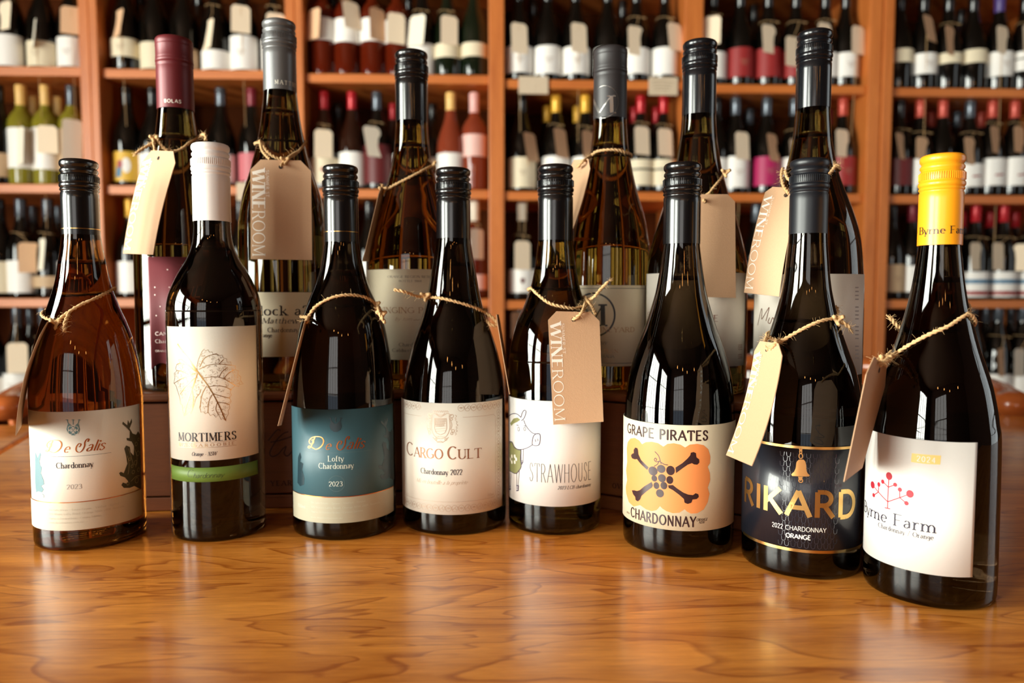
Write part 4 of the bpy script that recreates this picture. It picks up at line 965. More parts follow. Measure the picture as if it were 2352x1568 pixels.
B = b1
card(B, 'kraft tag seen edge on, hanging left of the leftmost bottle', [(107,738),(120,740),(36,1000),(50,976)], (-.045,.005,-.075,-.02), KRAFT, (.5,.04),
     [loop(B, [(131,738),(150,722),(185,700),(230,680),(270,662)]), [bpt(B, 131, 738), fpt(B, 118, 728, -.01), fpt(B, 110, 742, -.02)], [bpt(B, 160, 716), bpt(B, 150, 740, .003), bpt(B, 148, 762, .004)]], knots=[bpt(B, 128, 742, .001)], note=-1, bow=-.004)
B = b2
B = b3
card(B, 'kraft tag seen as a thin line, hanging left of the teal label bottle', [(700,735),(705,737),(638,978),(646,976)], (-.062,-.018,-.085,-.04), KRAFT, (.5,.05),
     [loop(B, [(708,728),(725,704),(760,684),(800,677),(840,683),(868,703),(878,725)]), [bpt(B, 868, 703), fpt(B, 872, 718, -.04), fpt(B, 884, 742, -.045)], [bpt(B, 708, 728), fpt(B, 704, 740, -.045)]], knots=[bpt(B, 862, 700, .001), fpt(B, 876, 722, -.03)])
B = b4
card(B, 'kraft tag seen edge on, between the crest label and pig label bottles', [(1139,722),(1146,722),(1170,905),(1173,905)], (-.035,.012,-.05,.0), KRAFT, (.5,.05),
     [loop(B, [(985,682),(1010,684),(1045,692),(1085,704),(1112,716)]), [bpt(B, 1112, 716), fpt(B, 1132, 730, -.01), fpt(B, 1143, 746, -.012), fpt(B, 1128, 746, -.014), fpt(B, 1118, 736, -.01)],
      [bpt(B, 985, 682), fpt(B, 958, 680, -.02), fpt(B, 930, 670, -.03), fpt(B, 905, 665, -.03)]], knots=[fpt(B, 977, 680, -.018)])
B = b5
card(B, 'brown shop tag hanging on the pig label bottle, white lettering down its left edge', [(1258,714),(1376,717),(1271,975),(1386,968)], (-.050,-.044,-.045,-.045), KRAFT, (.49,.07),
     [loop(B, [(1219,661),(1240,680),(1262,696),(1290,704),(1320,708),(1345,700),(1352,690)]), [bpt(B, 1352, 690), fpt(B, 1340, 712, -.046), fpt(B, 1326, 728, -.050), fpt(B, 1316, 732, -.047)],
      [bpt(B, 1352, 690), fpt(B, 1364, 682, -.02), fpt(B, 1380, 664, -.02), fpt(B, 1398, 646, -.02)], [bpt(B, 1345, 680), fpt(B, 1360, 705, -.03), fpt(B, 1368, 722, -.04)]], text=1,
     knots=[bpt(B, 1353, 690, .002)], tails=[(fpt(B, 1396, 648, -.02), fpt(B, 1406, 640, -.02))], bow=.0)
B = b7
card(B, 'pale shop tag slanting left off the matte capped bottle', [(1736,782),(1800,790),(1668,1045),(1727,1070)], (-.020,-.062,-.030,-.075), KRAFT, (.46,.06),
     [loop(B, [(1762,772),(1790,783),(1815,771),(1850,752),(1885,737),(1920,731)]), [bpt(B, 1790, 783), fpt(B, 1784, 786, -.05), fpt(B, 1768, 800, -.046)], [bpt(B, 1762, 772), fpt(B, 1757, 790, -.03), fpt(B, 1765, 803, -.042)],
      [bpt(B, 1920, 731), fpt(B, 1935, 740, -.02), fpt(B, 1952, 752, -.02)], [bpt(B, 1920, 731), fpt(B, 1923, 716, -.005), fpt(B, 1921, 704, .0)]], text=1, knots=[fpt(B, 1925, 733, -.022)], tails=[(fpt(B, 1948, 750, -.02), fpt(B, 1956, 762, -.02))], bow=-.003)
B = b8
card(B, 'tag turned away with a handwritten price, left of the yellow capped bottle', [(1999,812),(2042,850),(1938,1106),(1980,1074)], (-.052,.0,-.062,-.008), KRAFT, (.5,.07),
     [loop(B, [(2040,830),(2060,810),(2100,785),(2140,765),(2180,748),(2222,722)]), [bpt(B, 2060, 810), fpt(B, 2038, 826, -.03), fpt(B, 2020, 838, -.034)], [bpt(B, 2040, 830), fpt(B, 2024, 822, -.01), fpt(B, 2012, 836, -.03)],
      [fpt(B, 2075, 760, .03), fpt(B, 2058, 745, .03), fpt(B, 2044, 728, .03)], [bpt(B, 2222, 722), fpt(B, 2226, 708, .0), fpt(B, 2222, 696, .002)]], note=-1, knots=[fpt(B, 2034, 825, -.025)], tails=[(fpt(B, 2056, 742, .03), fpt(B, 2040, 726, .03))])
B = k1
card(B, 'sunlit pale tag slanting left off the maroon capped bottle', [(336,345),(412,348),(283,582),(352,585)], (-.034,-.076,-.044,-.084), KRAFT, (.47,.075),
     [loop(B, [(362,318),(368,330),(385,345),(410,345),(435,328),(461,314)]), [bpt(B, 385, 345), fpt(B, 380, 356, -.05), fpt(B, 368, 363, -.045)], [fpt(B, 366, 362, -.045), fpt(B, 356, 345, -.03), fpt(B, 353, 322, -.02), fpt(B, 357, 311, -.01), bpt(B, 362, 318)],
      [fpt(B, 354, 328, -.02), fpt(B, 335, 337, -.025), fpt(B, 312, 352, -.03)], [bpt(B, 461, 314), fpt(B, 470, 308, -.02), fpt(B, 473, 322, -.02)]], text=1, knots=[fpt(B, 354, 318, -.018)], tails=[(fpt(B, 316, 350, -.03), fpt(B, 306, 356, -.03))], bow=.002)
B = k2
card(B, 'brown shop tag facing forward on the pewter capped bottle', [(575,366),(714,369),(576,595),(717,597)], (-.05,-.047,-.050,-.048), KRAFT, (.50,.07),
     [loop(B, [(603,326),(612,345),(630,360),(655,366),(685,348),(708,325)]), [bpt(B, 685, 348), fpt(B, 665, 360, -.040), fpt(B, 645, 380, -.053)], [fpt(B, 597, 322, -.02), fpt(B, 603, 346, -.035), fpt(B, 620, 366, -.046)]], text=1, knots=[fpt(B, 655, 368, -.05)])
B = k3
card(B, 'tag seen edge on, left of the golden green bottle on the crate', [(873,430),(884,434),(833,600),(850,600)], (-.055,-.01,-.07,-.025), KRAFT, (.5,.05),
     [loop(B, [(884,437),(905,425),(935,410),(965,395),(994,380)]), [bpt(B, 884, 437), fpt(B, 878, 430, -.02), fpt(B, 880, 424, -.02)], [bpt(B, 994, 380), fpt(B, 1000, 372, -.02)]], knots=[fpt(B, 880, 436, -.03)])
B = k4
card(B, 'pale tag half hidden behind the pig label bottle cap', [(1311,368),(1360,364),(1264,560),(1292,585)], (-.005,-.052,-.015,-.062), KRAFT, (.5,.07),
     [loop(B, [(1357,358),(1370,348),(1395,344),(1420,345),(1436,350)]), [bpt(B, 1357, 358), fpt(B, 1340, 370, -.045), fpt(B, 1325, 384, -.035)]], bow=-.003)
B = k5
card(B, 'brown tag on the rear bottle behind the crossed bones bottle', [(1588,446),(1688,446),(1592,681),(1690,684)], (-.046,-.046,-.054,-.052), KRAFT, (.3,.07),
     [loop(B, [(1560,415),(1585,440),(1615,452),(1640,430),(1664,398)]), [fpt(B, 1528, 405, -.03), fpt(B, 1540, 408, -.03), bpt(B, 1560, 415)], [bpt(B, 1615, 452), fpt(B, 1618, 462, -.052)]], knots=[fpt(B, 1667, 396, -.02)])
B = k6
card(B, 'pale shop tag on the tallest rear bottle, left of the matte cap', [(1762,428),(1842,434),(1709,672),(1790,681)], (-.035,-.058,-.046,-.068), KRAFT, (.62,.075),
     [loop(B, [(1804,392),(1810,410),(1835,425),(1870,418),(1905,398),(1918,384)]), [fpt(B, 1798, 386, -.03), fpt(B, 1795, 404, -.038), fpt(B, 1800, 428, -.048), fpt(B, 1812, 444, -.056)], [fpt(B, 1915, 380, -.02), fpt(B, 1928, 380, -.02)]], text=1, bow=.004)

# ------------------------------------------------------------------ the wall of shelves
SY = 2.20            # shelf fronts
BAYN = ['far left bay', 'second bay', 'third bay', 'fourth bay', 'fifth bay', 'far right bay']
ROWN = ['top shelf', 'second shelf', 'third shelf', 'bottom shelf']
POSTS = [(198,243), (664,705), (1123,1158), (1565,1607), (1983,2036)]
SHY = [[164,167,173,182,188,192], [428,430,436,439,441,443], [685,685,686,690,690,689], [926,926,926,926,926,922]]
unit = empty('shelving_unit', (0, SY, -.75)); tag(unit, 'built in orange timber shelving full of wine across the back wall', 'shelves')
def upart(name, x0, x1, y0, y1, z0, z1, m, b=.0025): V, F = boxg(x0, x1, y0-SY, y1-SY, z0+.75, z1+.75, b); return link(name, V, F, m, unit)
XP = [tuple(at_y(x, 440, SY)[0] for x in p) for p in POSTS]; XL, XR = XP[0][0]-.57, XP[4][1]+.57
edges = [XL]+[v for p in XP for v in p]+[XR]; BAYX = [(edges[2*i], edges[2*i+1]) for i in range(6)]
for i, (a, b) in enumerate(XP):
    if i in (0, 1, 4):
        m_ = a+(b-a)*.55; upart('upright_post', a, m_-.0015, SY-.012, SY+.32, -.74, 1.35, POSTW); upart('upright_post', m_+.0015, b, SY-.018, SY+.32, -.74, 1.35, POSTW)
    else: upart('upright_post', a, b, SY-.012, SY+.32, -.74, 1.35, POSTW)
for a, b in ((XL-.05, XL), (XR, XR+.05)): upart('upright_post', a, b, SY-.012, SY+.32, -.74, 1.35, POSTW)
ZS = []
for r in range(4): ZS.append([at_y(1176, SHY[r][b], SY)[2] for b in range(6)])
pitch = ZS[0][0]-ZS[1][0]
for b in range(6):
    x0, x1 = BAYX[b]
    for zt in [ZS[0][b]+pitch]+[ZS[r][b] for r in range(4)]+[ZS[3][b]-pitch]:
        upart('shelf_board', x0+.0008, x1-.0008, SY, SY+.315, zt-.0255, zt, SHELFW, .002)
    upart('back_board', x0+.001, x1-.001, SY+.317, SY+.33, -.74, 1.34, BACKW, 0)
upart('cornice', XL-.05, XR+.05, SY-.02, SY+.33, 1.352, 1.40, SHELFW)
upart('plinth', XL-.05, XR+.05, SY-.005, SY+.32, -.75, -.742, SHELFW, 0)

# bottles on the shelves : mesh templates shared between the copies
TM = {}
def tmpl(key, prof, m, n=24):
    if key not in TM:
        V, F = lathe(prof, n); me = bpy.data.meshes.new(key); me.from_pydata(V, [], F); me.materials.append(m)
        me.polygons.foreach_set('use_smooth', [len(p.vertices) == 4 for p in me.polygons]); TM[key] = me
    return TM[key]
SHAPES = {'burg': [(.030,0),(.040,.003),(.0415,.01),(.0415,.125),(.040,.145),(.034,.17),(.025,.195),(.0185,.215),(.0145,.24),(.0135,.262),(.0135,.28),(.0145,.283),(.0145,.290),(.010,.291)],
          'bord': [(.030,0),(.037,.003),(.038,.01),(.038,.175),(.036,.19),(.027,.208),(.017,.22),(.0142,.235),(.0135,.262),(.0135,.28),(.0145,.283),(.0145,.290),(.010,.291)]}
CAPS_ = [(.0142,.232),(.0147,.2325),(.0147,.268),(.0152,.270),(.0152,.279),(.0147,.281),(.0152,.284),(.0152,.290),(.012,.2925),(.0008,.2928)]
GM = {'dark': mat('shelf_glass_dark', (9,8,6), .06, coat=.3), 'green': mat('shelf_glass_green', (16,24,12), .06, coat=.3), 'yellow': mat('shelf_glass_pale', (170,158,50), .05, trans=.45),
      'amber': mat('shelf_glass_brown', (40,18,10), .06, coat=.3), 'rose': mat('shelf_glass_rose', (176,78,50), .05, trans=.5), 'red': mat('shelf_glass_red', (120,36,14), .05, trans=.5)}
CM = {'dark': CBLK, 'grey': mat('shelf_cap_steel', (90,96,104), .25, metal=.6), 'red': mat('shelf_cap_red', (176,24,34), .3, metal=.2), 'yellow': mat('shelf_cap_yellow', (236,178,56), .35, metal=.2), 'cream': mat('shelf_cap_cream', (236,190,110), .4),
      'pink': mat('shelf_cap_pink', (232,178,172), .4), 'salmon': mat('shelf_cap_salmon', (186,72,56), .35, metal=.2), 'white': mat('shelf_cap_white', (230,216,196), .5), 'maroon': mat('shelf_cap_maroon', (120,30,44), .35, metal=.2), 'purple': mat('shelf_cap_purple', (74,56,120), .4)}
LM = {'white': PAPERW, 'cream': CREAM, 'red': mat('shelf_label_red', (150,38,38), .5, noise=.08, nscale=60), 'magenta': mat('shelf_label_magenta', (172,28,88), .5), 'maroon': mat('shelf_label_maroon', (96,24,26), .5), 'pink': mat('shelf_label_pink', (236,190,180), .5),
      'tan': mat('shelf_label_tan', (196,164,128), .6), 'rose': mat('shelf_label_rose', (196,104,112), .5), 'yellow': mat('shelf_label_yellow', (222,176,60), .5), 'blue': mat('shelf_label_blue', (64,116,150), .5)}
TAGM = {'p': mat('shelf_tag_pale', (254,232,202), .8, noise=.03), 'k': mat('shelf_tag_kraft', (230,186,146), .8, noise=.05), 'w': mat('shelf_tag_white', (244,234,214), .8)}
ORD = ['first', 'second', 'third', 'fourth', 'fifth', 'sixth', 'seventh', 'eighth']
COLW = {'dark': 'dark', 'green': 'dark green', 'yellow': 'pale green', 'amber': 'brown', 'rose': 'rose pink', 'red': 'amber red'}
def curved(r, z0, z1, a0, a1, m, key=None, n=14):
    V = [(r*sin(a0+(a1-a0)*i/n), -r*cos(a0+(a1-a0)*i/n), z) for z in (z0, z1) for i in range(n+1)]
    me = bpy.data.meshes.new('label'); me.from_pydata(V, [], [(i, i+1, n+2+i, n+1+i) for i in range(n)]); me.materials.append(m); me.polygons.foreach_set('use_smooth', [True]*n); return me
def shelf_bottle(row, bay, xc, cap='dark', g='dark', lab=None, lc='white', tg=None, shape='burg', back=False, label=None, art_=None, sc=1.0, hide=False, idx=0):
    z = ZS[row][bay]; yy = SY+.052+(.095 if back else 0)
    ymid = SHY[row][bay]; x = at_y(xc, ymid-60, yy)[0]
    x0, x1 = BAYX[bay]; x = min(max(x, x0+.043), x1-.043)
    root = empty('shelf_bottle', (x, yy, z)); tag(root, label, 'wine bottle', 'bottles on the back wall shelves')
    R = .0415 if shape == 'burg' else .038
    root.scale = (sc, sc, sc)
    inst('glass_body', tmpl('b_'+shape+g, SHAPES[shape], GM[g]), root); inst('screw_cap', tmpl('c_'+cap, CAPS_, CM[cap], 20), root)
    if lab:
        yt, yb = lab; F_ = yy-R; z1, z0 = at_y(xc, yt, F_)[2]-z, at_y(xc, yb, F_)[2]-z
        z1 = min(z1/sc, .165); z0 = max(.006, z0/sc); a = 1.35
        o = inst('label', curved(R+.0004, z0, z1, -a, a, LM[lc] if lc in LM else lc), root)
        if art_ == 'stripes':
            for k, c_ in ((.68, 'blue'), (.60, 'blue'), (.22, 'red'), (.14, 'red')): inst('label_stripe', curved(R+.0008, z0+(z1-z0)*(k-.06), z0+(z1-z0)*(k+.02), -a, a, LM[c_]), o)
        if art_ == 'dot':
            p = Pen(Cyl(0, 0, R+.0004), .0005); p.disc((.004, (z0+z1)/2), .0085, n=14); link('label_emblem', p.V, p.F, LM['red'], o)
        if art_ == 'emblem':
            p = Pen(Cyl(0, 0, R+.0004), .0005); p.fill([(-.006, (z0+z1)/2+.008), (.006, (z0+z1)/2+.008), (.006, (z0+z1)/2-.002), (0, (z0+z1)/2-.009), (-.006, (z0+z1)/2-.002)], .002); link('label_emblem', p.V, p.F, LM['maroon'], o)
        if art_ == 'lips':
            p = Pen(Cyl(0, 0, R+.0004), .0005); p.disc((.004, (z0+z1)/2+.002), .010, .006, 14); link('label_emblem', p.V, p.F, LM['red'], o)
        if art_ == 'picture':
            p = Pen(Cyl(0, 0, R+.0004), .0005); p.disc((-.006, z0+.048), .009, .012); link('label_emblem', p.V, p.F, LM['red'], o)
            p = Pen(Cyl(0, 0, R+.0004), .0004); p.fill([(-.02, z0+.01), (-.002, z0+.012), (0, z0+.045), (-.018, z0+.04)], .003); link('label_emblem', p.V, p.F, LM['blue'], o)
            p = Pen(Cyl(0, 0, R+.0004), .0004); p.disc((.012, z0+.045), .012, .022); link('label_emblem', p.V, p.F, LM['white'], o)
        if art_ == 'line':
            p = Pen(Cyl(0, 0, R+.0004), .0005); p.fill([(-.012, z0+.028), (.014, z0+.030), (.014, z0+.035), (-.012, z0+.033)], .003); link('label_emblem', p.V, p.F, LM['red'], o)
        if art_ == 'bar':
            inst('label_stripe', curved(R+.0008, z0+(z1-z0)*.58, z0+(z1-z0)*.66, -a, a, mat('shelf_label_dark', (60,54,34), .5)), o)
        if art_ == 'print':
            p = Pen(Cyl(0, 0, R+.0004), .0005); z = (z0+z1)/2
            for k in range(3): p.fill([(-.012+.003*k, z+.006-.006*k), (.014-.003*k, z+.006-.006*k), (.014-.003*k, z+.0045-.006*k), (-.012+.003*k, z+.0045-.006*k)], .004)
            link('label_print', p.V, p.F, mat('shelf_ink', (150,120,96), .6), o)
    if tg:                                   # (x centre, y top, y bottom, lean px, tone, turn)
        cx, yt, yb, lean, tone, turn = tg
        F_ = yy-.047; a = at_y(cx, yt, F_); b = at_y(cx+lean, yb, F_); hh = a[2]-b[2]; hh = max(hh, .05)
        w = .052*(.92 if turn == 0 else turn)
        T = empty('shelf_tag', a); tag(T, label.replace('bottle', 'bottle').replace(' wine bottle', ' bottle'), 'tag', 'string tags on the shelf bottles')
        kk = (b[0]-a[0]); dyy = sqrt(max(0, .052**2-w**2))*(1 if lean >= 0 else -1); q = .16*w; dz = hh
        pts = [(-w/2+q, 0), (w/2-q, 0), (w/2, -q*1.1), (w/2, -dz), (-w/2, -dz), (-w/2, -q*1.1)]
        V = [(u+kk*(-v)/dz, s*.0003+dyy*(u/w), v) for s in (-1, 1) for u, v in pts]
        F = [tuple(range(6))[::-1], tuple(range(6, 12))]+[(i, (i+1) % 6, 6+(i+1) % 6, 6+i) for i in range(6)]
        link('card', V, F, TAGM[tone], T)
        # string: loop round the neck plus the drop to the card
        zc = min(max(a[2]-z+.016, .19), .232)*1.0; rn = .001+(.0185+(.215-zc)*.325 if zc < .215 else .0185-(zc-.215)*.16)
        P = [(x-a[0]+rn*sin(t_)*sc, yy-a[1]-rn*cos(t_)*sc, z-a[2]+zc*sc+.004*cos(t_+1)) for t_ in [2*pi*i/14 for i in range(15)]]
        V, F = join([tube(P, .0006, 4), tube([P[0], ((P[0][0])*.5+.004, P[0][1]*.6, P[0][2]*.5), (0, -.0006, -.008)], .0008, 4), tube([P[1], (P[1][0]+.010, P[1][1]-.006, P[1][2]-.004)], .0008, 4)])
        link('string', V, F, TWINE, T)
        return root, T
    return root, None
# row, bay : [x, cap, glass, (label top, bottom), label tone, (tag), extras]
D = {}
D[0,0] = [(25,'dark','dark',(77,152),'white',(12,3,68,-4,'p',.9),{}), (99,'dark','dark',(92,155),'cream',(80,45,110,-6,'w',.62),{'art_':'print'}), (168,'dark','dark',(83,155),'white',(163,15,78,0,'k',0),{'art_':'print'})]
D[0,1] = [(290,'dark','dark',(85,128),'cream',(275,22,85,-10,'k',.75),{'art_':'print'}), (357,'dark','dark',(95,163),'cream',None,{}), (425,'dark','dark',(108,160),'tan',None,{}), (497,'dark','dark',(113,160),'white',(482,45,112,-8,'p',.7),{}), (562,'dark','dark',(80,160),'white',(553,12,75,0,'p',0),{'art_':'print'}), (635,'dark','dark',(86,158),'white',(633,30,95,0,'p',0),{})]
D[0,2] = [(738,'dark','red',(37,90),'white',(722,20,90,-4,'k',.8),{'shape':'bord'}), (797,'dark','red',(40,95),'white',(804,4,66,8,'p',.8),{'shape':'bord'}), (857,'dark','red',(38,93),'white',(866,20,92,2,'k',.75),{'shape':'bord'}), (914,'dark','red',(42,96),'white',(910,30,100,0,'p',0),{'shape':'bord'}), (970,'dark','dark',(98,170),'white',(960,34,105,-6,'w',.9),{}), (1028,'grey','green',(98,130),'cream',(1032,36,102,0,'p',0),{}), (1092,'grey','green',(96,128),'cream',None,{})]
D[0,3] = [(1192,'dark','dark',(103,165),'white',(1192,53,122,2,'p',0),{'art_':'print'}), (1258,'dark','dark',(103,168),'white',None,{'art_':'print'}), (1322,'dark','dark',(105,168),'white',(1329,53,120,2,'p',0),{'art_':'print'}), (1395,'dark','dark',(106,168),'white',None,{}), (1461,'dark','dark',(108,168),'white',(1459,60,126,2,'p',0),{}), (1530,'dark','dark',(107,170),'white',(1548,53,116,6,'p',.9),{})]
D[0,4] = [(1637,'dark','dark',(117,178),'white',(1635,37,102,-2,'p',0),{}), (1699,'dark','dark',(107,175),'red',None,{'art_':'print'}), (1763,'dark','dark',(108,175),'red',(1765,57,122,4,'p',0),{}), (1826,'dark','dark',(112,175),'red',(1820,84,152,0,'p',0),{}), (1893,'dark','dark',(119,175),'white',(1894,52,118,0,'p',0),{}), (1960,'dark','dark',(119,175),'white',(1971,60,124,0,'p',0),{'art_':'print'})]
D[0,5] = [(2064,'dark','dark',(110,141),'cream',None,{}), (2119,'dark','dark',(120,168),'white',(2130,35,95,12,'k',.85),{'art_':'print'}), (2176,'dark','dark',(119,143),'cream',(2181,60,127,6,'k',.85),{}), (2232,'dark','dark',(111,142),'cream',None,{}), (2292,'purple','dark',(116,173),'white',(2302,60,123,2,'p',0),{'art_':'print'}), (2350,'dark','dark',(115,160),'white',(2362,58,122,2,'p',0),{'art_':'bar'})]
D[1,0] = [(2,'dark','dark',(350,405),'tan',None,{}), (54,'cream','yellow',(292,385),'white',(46,292,378,-2,'w',.8),{'shape':'bord'}), (110,'cream','yellow',(285,388),'white',(108,288,352,2,'p',.95),{'shape':'bord'}), (170,'grey','yellow',(294,390),'tan',(166,274,372,0,'w',.72),{'shape':'bord'})]
D[1,1] = [(287,'dark','dark',(347,415),'yellow',None,{'art_':'picture'}), (355,'dark','dark',(350,415),'white',None,{}), (430,'dark','dark',(350,415),'white',None,{}), (511,'grey','dark',(352,418),'white',None,{}), (582,'maroon','dark',(350,415),'rose',None,{}), (648,'dark','dark',(350,415),'white',None,{})]
D[1,2] = [(743,'red','amber',(360,420),'cream',(743,297,362,0,'p',0),{'art_':'lips'}), (811,'red','amber',(348,425),'white',None,{'art_':'print'}), (868,'grey','dark',(330,420),'maroon',(852,290,360,12,'w',.85),{}), (935,'dark','dark',(350,420),'white',None,{}), (1036,'cream','rose',(350,425),'white',None,{}), (1093,'pink','rose',(298,358),'pink',None,{'shape':'bord'})]
D[1,3] = [(1199,'dark','dark',(360,430),'cream',(1215,305,370,10,'k',.7),{'art_':'print'}), (1277,'yellow','dark',(357,430),'white',(1285,295,362,8,'k',.75),{}), (1344,'yellow','dark',(358,430),'white',(1350,300,366,4,'k',.75),{}), (1400,'dark','dark',(358,430),'white',None,{}), (1471,'red','dark',(365,425),'cream',(1474,290,355,2,'p',0),{'art_':'bar'}), (1530,'red','dark',(365,425),'cream',(1527,295,358,2,'p',0),{'art_':'bar'})]
D[1,4] = [(1643,'dark','dark',(362,428),'white',None,{}), (1688,'grey','dark',(358,430),'white',(1704,303,366,2,'p',0),{'art_':'print'}), (1759,'grey','dark',(358,425),'magenta',(1772,307,370,8,'k',.8),{'art_':'print'}), (1822,'grey','dark',(360,430),'white',(1824,320,380,4,'p',.8),{}), (1885,'dark','dark',(360,430),'red',None,{}), (1948,'salmon','dark',(358,425),'red',(1934,297,360,2,'p',0),{'art_':'print'})]
D[1,5] = [(2064,'dark','dark',(362,425),'maroon',(2066,305,366,10,'k',.8),{}), (2110,'salmon','dark',(363,425),'white',(2118,315,366,0,'k',0),{'art_':'line'}), (2162,'salmon','dark',(363,425),'white',None,{'art_':'line'}), (2224,'grey','dark',(375,428),'white',(2226,315,378,6,'k',.9),{'art_':'line'}), (2275,'salmon','dark',(362,425),'white',(2284,290,352,6,'k',.85),{'art_':'line'}), (2326,'salmon','dark',(360,425),'white',(2340,290,350,2,'k',.9),{'art_':'line'})]
D[2,0] = [(4,'dark','dark',(600,672),'cream',None,{}), (54,'grey','dark',(598,672),'white',(65,557,626,2,'k',.85),{}), (116,'grey','dark',(634,660),'tan',(97,548,620,-6,'w',.75),{}), (170,'dark','dark',(600,672),'white',None,{})]
D[2,1] = [(290,'yellow','dark',(600,672),'white',None,{}), (356,'dark','dark',(600,672),'cream',None,{}), (556,'dark','dark',(600,672),'white',None,{})]
D[2,2] = [(760,'dark','dark',(600,672),'white',None,{}), (850,'dark','dark',(600,672),'white',None,{}), (1020,'dark','dark',(600,672),'white',None,{}), (1093,'white','red',(630,665),'pink',(1095,525,595,0,'w',.75),{'shape':'bord'})]
D[2,3] = [(1199,'white','dark',(618,672),'white',(1200,553,619,0,'p',0),{'art_':'emblem'}), (1270,'dark','dark',(618,672),'white',None,{}), (1340,'dark','dark',(610,672),'white',None,{})]
D[2,4] = [(1650,'dark','dark',(610,672),'white',None,{}), (1735,'grey','dark',(612,672),'white',None,{}), (1800,'dark','dark',(612,672),'white',None,{})]
D[2,5] = [(2046,'dark','dark',(607,670),'tan',None,{'art_':'print'}), (2092,'maroon','dark',(610,670),'white',None,{}), (2172,'red','dark',(620,680),'white',None,{'art_':'stripes'}), (2237,'red','dark',(624,682),'white',(2241,557,620,2,'p',0),{'art_':'stripes'}), (2301,'red','dark',(624,682),'white',(2293,557,620,0,'p',0),{'art_':'stripes'}), (2362,'red','dark',(624,682),'white',(2352,560,622,-2,'p',.9),{'art_':'stripes'})]
D[3,0] = [(-16,'dark','dark',(868,915),'white',None,{}), (46,'grey','dark',(858,915),'white',(39,787,857,2,'p',0),{'art_':'print'}), (106,'grey','dark',(858,915),'white',(100,790,857,0,'p',0),{})]
D[3,3] = [(1196,'dark','dark',(850,915),'white',(1186,716,775,0,'k',.6),{}), (1262,'dark','dark',(850,915),'white',None,{})]
D[3,4] = [(1737,'grey','dark',(848,912),'white',None,{})]
D[3,5] = [(2230,'dark','dark',(860,912),'white',None,{}), (2288,'grey','dark',(860,912),'white',(2300,800,864,4,'k',.85),{'art_':'dot'}), (2344,'grey','dark',(862,912),'white',(2342,800,864,0,'w',0),{'art_':'dot'})]
CAPW = {'dark': 'black', 'grey': 'silver', 'cream': 'cream'}
for (r, b), L in D.items():
    for i, (x, cap, g, lab, lc, tg, ex) in enumerate(L):
        desc = f"{COLW[g]} bottle with {CAPW.get(cap, cap)} cap, {lc} label, {ORD[i]} from left, {ROWN[r]}, {BAYN[b]}"
        if r == 0: desc = f"{COLW[g]} wine bottle with {lc} label, {ORD[i]} from left, {ROWN[r]}, {BAYN[b]}"
        ro, T = shelf_bottle(r, b, x, cap, g, lab, lc, tg, label=desc, **ex)
        if T:
            T['label'] = f"{ {'p': 'pale', 'k': 'kraft brown', 'w': 'off white'}[tg[4]]} string tag on {ORD[i]} bottle from left, {ROWN[r]}, {BAYN[b]}"
# second rank, seen in the gaps behind the front rank
BK = {(0,1): [(325,'dark','dark'), (460,'dark','dark')], (0,2): [(765,'dark','red'), (940,'dark','dark')], (0,3): [(1225,'dark','dark'), (1430,'dark','dark')], (0,4): [(1730,'dark','dark')], (0,5): [(2205,'dark','dark')],
      (1,0): [(83,'cream','yellow'), (139,'cream','yellow')], (1,2): [(778,'dark','dark'), (905,'red','amber'), (995,'dark','dark')], (1,3): [(1256,'yellow','dark'), (1326,'yellow','dark'), (1456,'red','dark'), (1512,'red','dark')], (1,4): [(1720,'grey','dark'), (1929,'maroon','dark')],
      (1,5): [(2135,'salmon','dark'), (2195,'grey','dark'), (2250,'salmon','dark')], (2,0): [(82,'grey','dark'), (140,'grey','dark')], (2,5): [(2205,'red','dark'), (2270,'red','dark'), (2328,'red','dark')], (3,0): [(76,'grey','dark')], (3,5): [(2262,'grey','dark'), (2318,'grey','dark')]}
for (r, b), L in BK.items():
    for i, (x, cap, g) in enumerate(L):
        lt = SHY[r][b]-75
        shelf_bottle(r, b, x, cap, g, (lt, SHY[r][b]-15), 'cream' if (r, b) == (1, 0) or r != 1 else 'white', None, back=True, shape='bord' if g in ('yellow', 'red') else 'burg',
            label=f"{COLW[g]} bottle behind the front rank, rear {ORD[i]}, {ROWN[r]}, {BAYN[b]}", sc=.97)
# cards clipped to the shelf edges
def shelf_card(x0, x1, y0, y1, r, b, label, mark):
    a, c = at_y(x0, y0, SY-.006), at_y(x1, y1, SY-.006); root = empty('shelf_card', a); tag(root, label, 'card', 'price cards clipped to shelf edges')
    V, F = boxg(0, c[0]-a[0], -.0006, .0006, c[2]-a[2], 0); o = link('card', V, F, mat('shelf_card_stock', (206,186,160), .7, noise=.12, nscale=90), root)
    V, F = boxg((c[0]-a[0])*.45, (c[0]-a[0])*.55, .0007, .0055, -.02, -.006); link('clip', V, F, CM['grey'], root)
    if mark:
        S = Sheet(a, (c[0], a[1], a[2]), (a[0], a[1], c[2]), c); p = Pen(S, .001)
        for k in range(4): p.line([(S.w*(.12+.02*k), -S.h*(.25+.16*k)), (S.w*.4, -S.h*(.2+.17*k)), (S.w*(.86-.05*k), -S.h*(.27+.15*k))], .0016, True)
        link('handwriting', shifted(p.V, a), p.F, mat('card_ink', (150,130,104), .7), o)
shelf_card(1191, 1259, 175, 216, 0, 3, 'plain grey card on the edge of the top shelf, fourth bay left', False)
shelf_card(1490, 1556, 177, 219, 0, 3, 'card with handwriting on the edge of the top shelf, fourth bay right', True)
shelf_card(543, 577, 419, 460, 1, 1, 'small pale card on the edge of the second shelf, second bay', False)

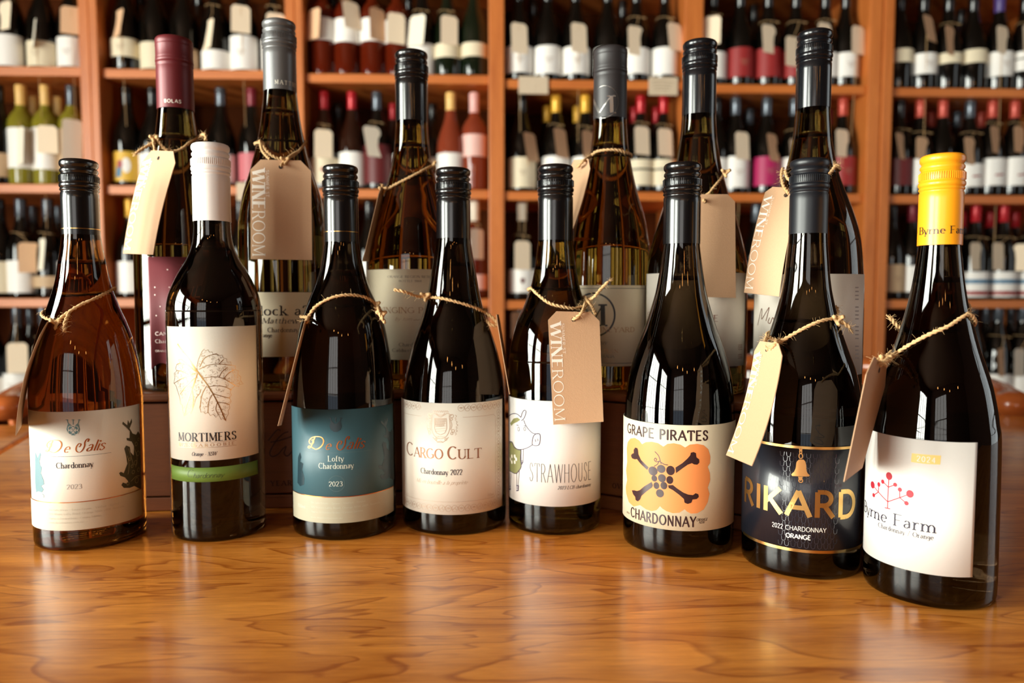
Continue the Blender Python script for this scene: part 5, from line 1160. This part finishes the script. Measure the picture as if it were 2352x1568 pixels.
# ------------------------------------------------------------------ the room
def st(name, x0, x1, y0, y1, z0, z1, m):
    V, F = boxg(x0, x1, y0, y1, z0, z1); return tag(link(name, V, F, m), kind='structure')
X0, X1, Y0, Y1, Z0, Z1 = -2.5, 2.5, -3.0, 2.60, -.75, 1.80
st('floor', X0-.1, X1+.1, Y0-.1, Y1+.1, Z0-.05, Z0, FLOORW); st('ceiling', X0-.1, X1+.1, Y0-.1, Y1+.1, Z1, Z1+.05, CEIL)
st('wall_back', X0-.1, X1+.1, Y1, Y1+.1, Z0, Z1, PLASTER)
def wall_with(name, axis, c0, c1, lo, hi, wins, z0, z1):
    """wall with rectangular openings, built as joined blocks"""
    parts = []; cur = lo
    for a, b in wins:
        seg = [(cur, a, Z0, Z1), (a, b, Z0, z0), (a, b, z1, Z1)]; cur = b
        parts += seg
    parts.append((cur, hi, Z0, Z1)); G = []
    for a, b, p, q in parts: G.append(boxg(c0, c1, a, b, p, q) if axis == 'x' else boxg(a, b, c0, c1, p, q))
    V, F = join(G); tag(link(name, V, F, PLASTER), kind='structure')
WL = [(-2.35, -1.15), (-.70, .50)]; WF = [(-1.70, -.20)]; WR = [(.05, 1.05)]; WZ = (-.55, 1.38)
wall_with('wall_left', 'x', X0-.1, X0, Y0, Y1, WL, *WZ); wall_with('wall_front', 'y', Y0-.1, Y0, X0-.1, X1+.1, WF, *WZ)
wall_with('wall_right', 'x', X1, X1+.1, Y0, Y1, WR, *WZ)
wi = 0
for axis, ws in (('x', WL), ('y', WF), ('X', WR)):
    for a, b in ws:
        wi += 1; root = empty(f'window_{wi}', (0, 0, 0)); root['kind'] = 'structure'; c = {'x': X0-.06, 'y': Y0-.06, 'X': X1+.06}[axis]
        def bar(name, p, q, r_, s, m=WFRAME, t=.02):
            V, F = boxg(c-t, c+t, p, q, r_, s) if axis in 'xX' else boxg(p, q, c-t, c+t, r_, s); link(name, V, F, m, root)
        bar('window_frame', a, b, WZ[0], WZ[0]+.05); bar('window_frame', a, b, WZ[1]-.05, WZ[1]); bar('window_frame', a, a+.05, WZ[0]+.05, WZ[1]-.05); bar('window_frame', b-.05, b, WZ[0]+.05, WZ[1]-.05)
        for i in (1, 2, 3): x = a+(b-a)*i/4; bar('glazing_bar', x-.012, x+.012, WZ[0]+.05, WZ[1]-.05, t=.014)
        for i in (1, 2): z = WZ[0]+(WZ[1]-WZ[0])*i/3; bar('glazing_bar', a+.05, b-.05, z-.012, z+.012, t=.012)
for i, (x, y, z) in enumerate(PENDANTS):
    root = empty('pendant_lamp', (x, y, Z1)); tag(root, f'small brass pendant lamp behind the viewpoint, {ORD[i]} from the window side', 'lamp')
    V, F = lathe([(.03, -.02), (.05, -.004), (.05, 0)], 20); link('ceiling_rose', V, F, GOLD, root); V, F = tube([(0, 0, -.02), (0, 0, z-Z1+.07)], .003, 6); link('cord', V, F, CBLK, root)
    V, F = lathe([(.016, z-Z1+.03), (.018, z-Z1+.05), (.012, z-Z1+.075)], 16); link('lamp_holder', V, F, GOLD, root)
    V, F = lathe([(.001, z-Z1-.05), (.014, z-Z1-.045), (.024, z-Z1-.02), (.024, z-Z1), (.014, z-Z1+.03)], 16); link('bulb', V, F, mat('bulb_glow', (255,170,90), .5, emit=((255,178,96), 30)), root, True)
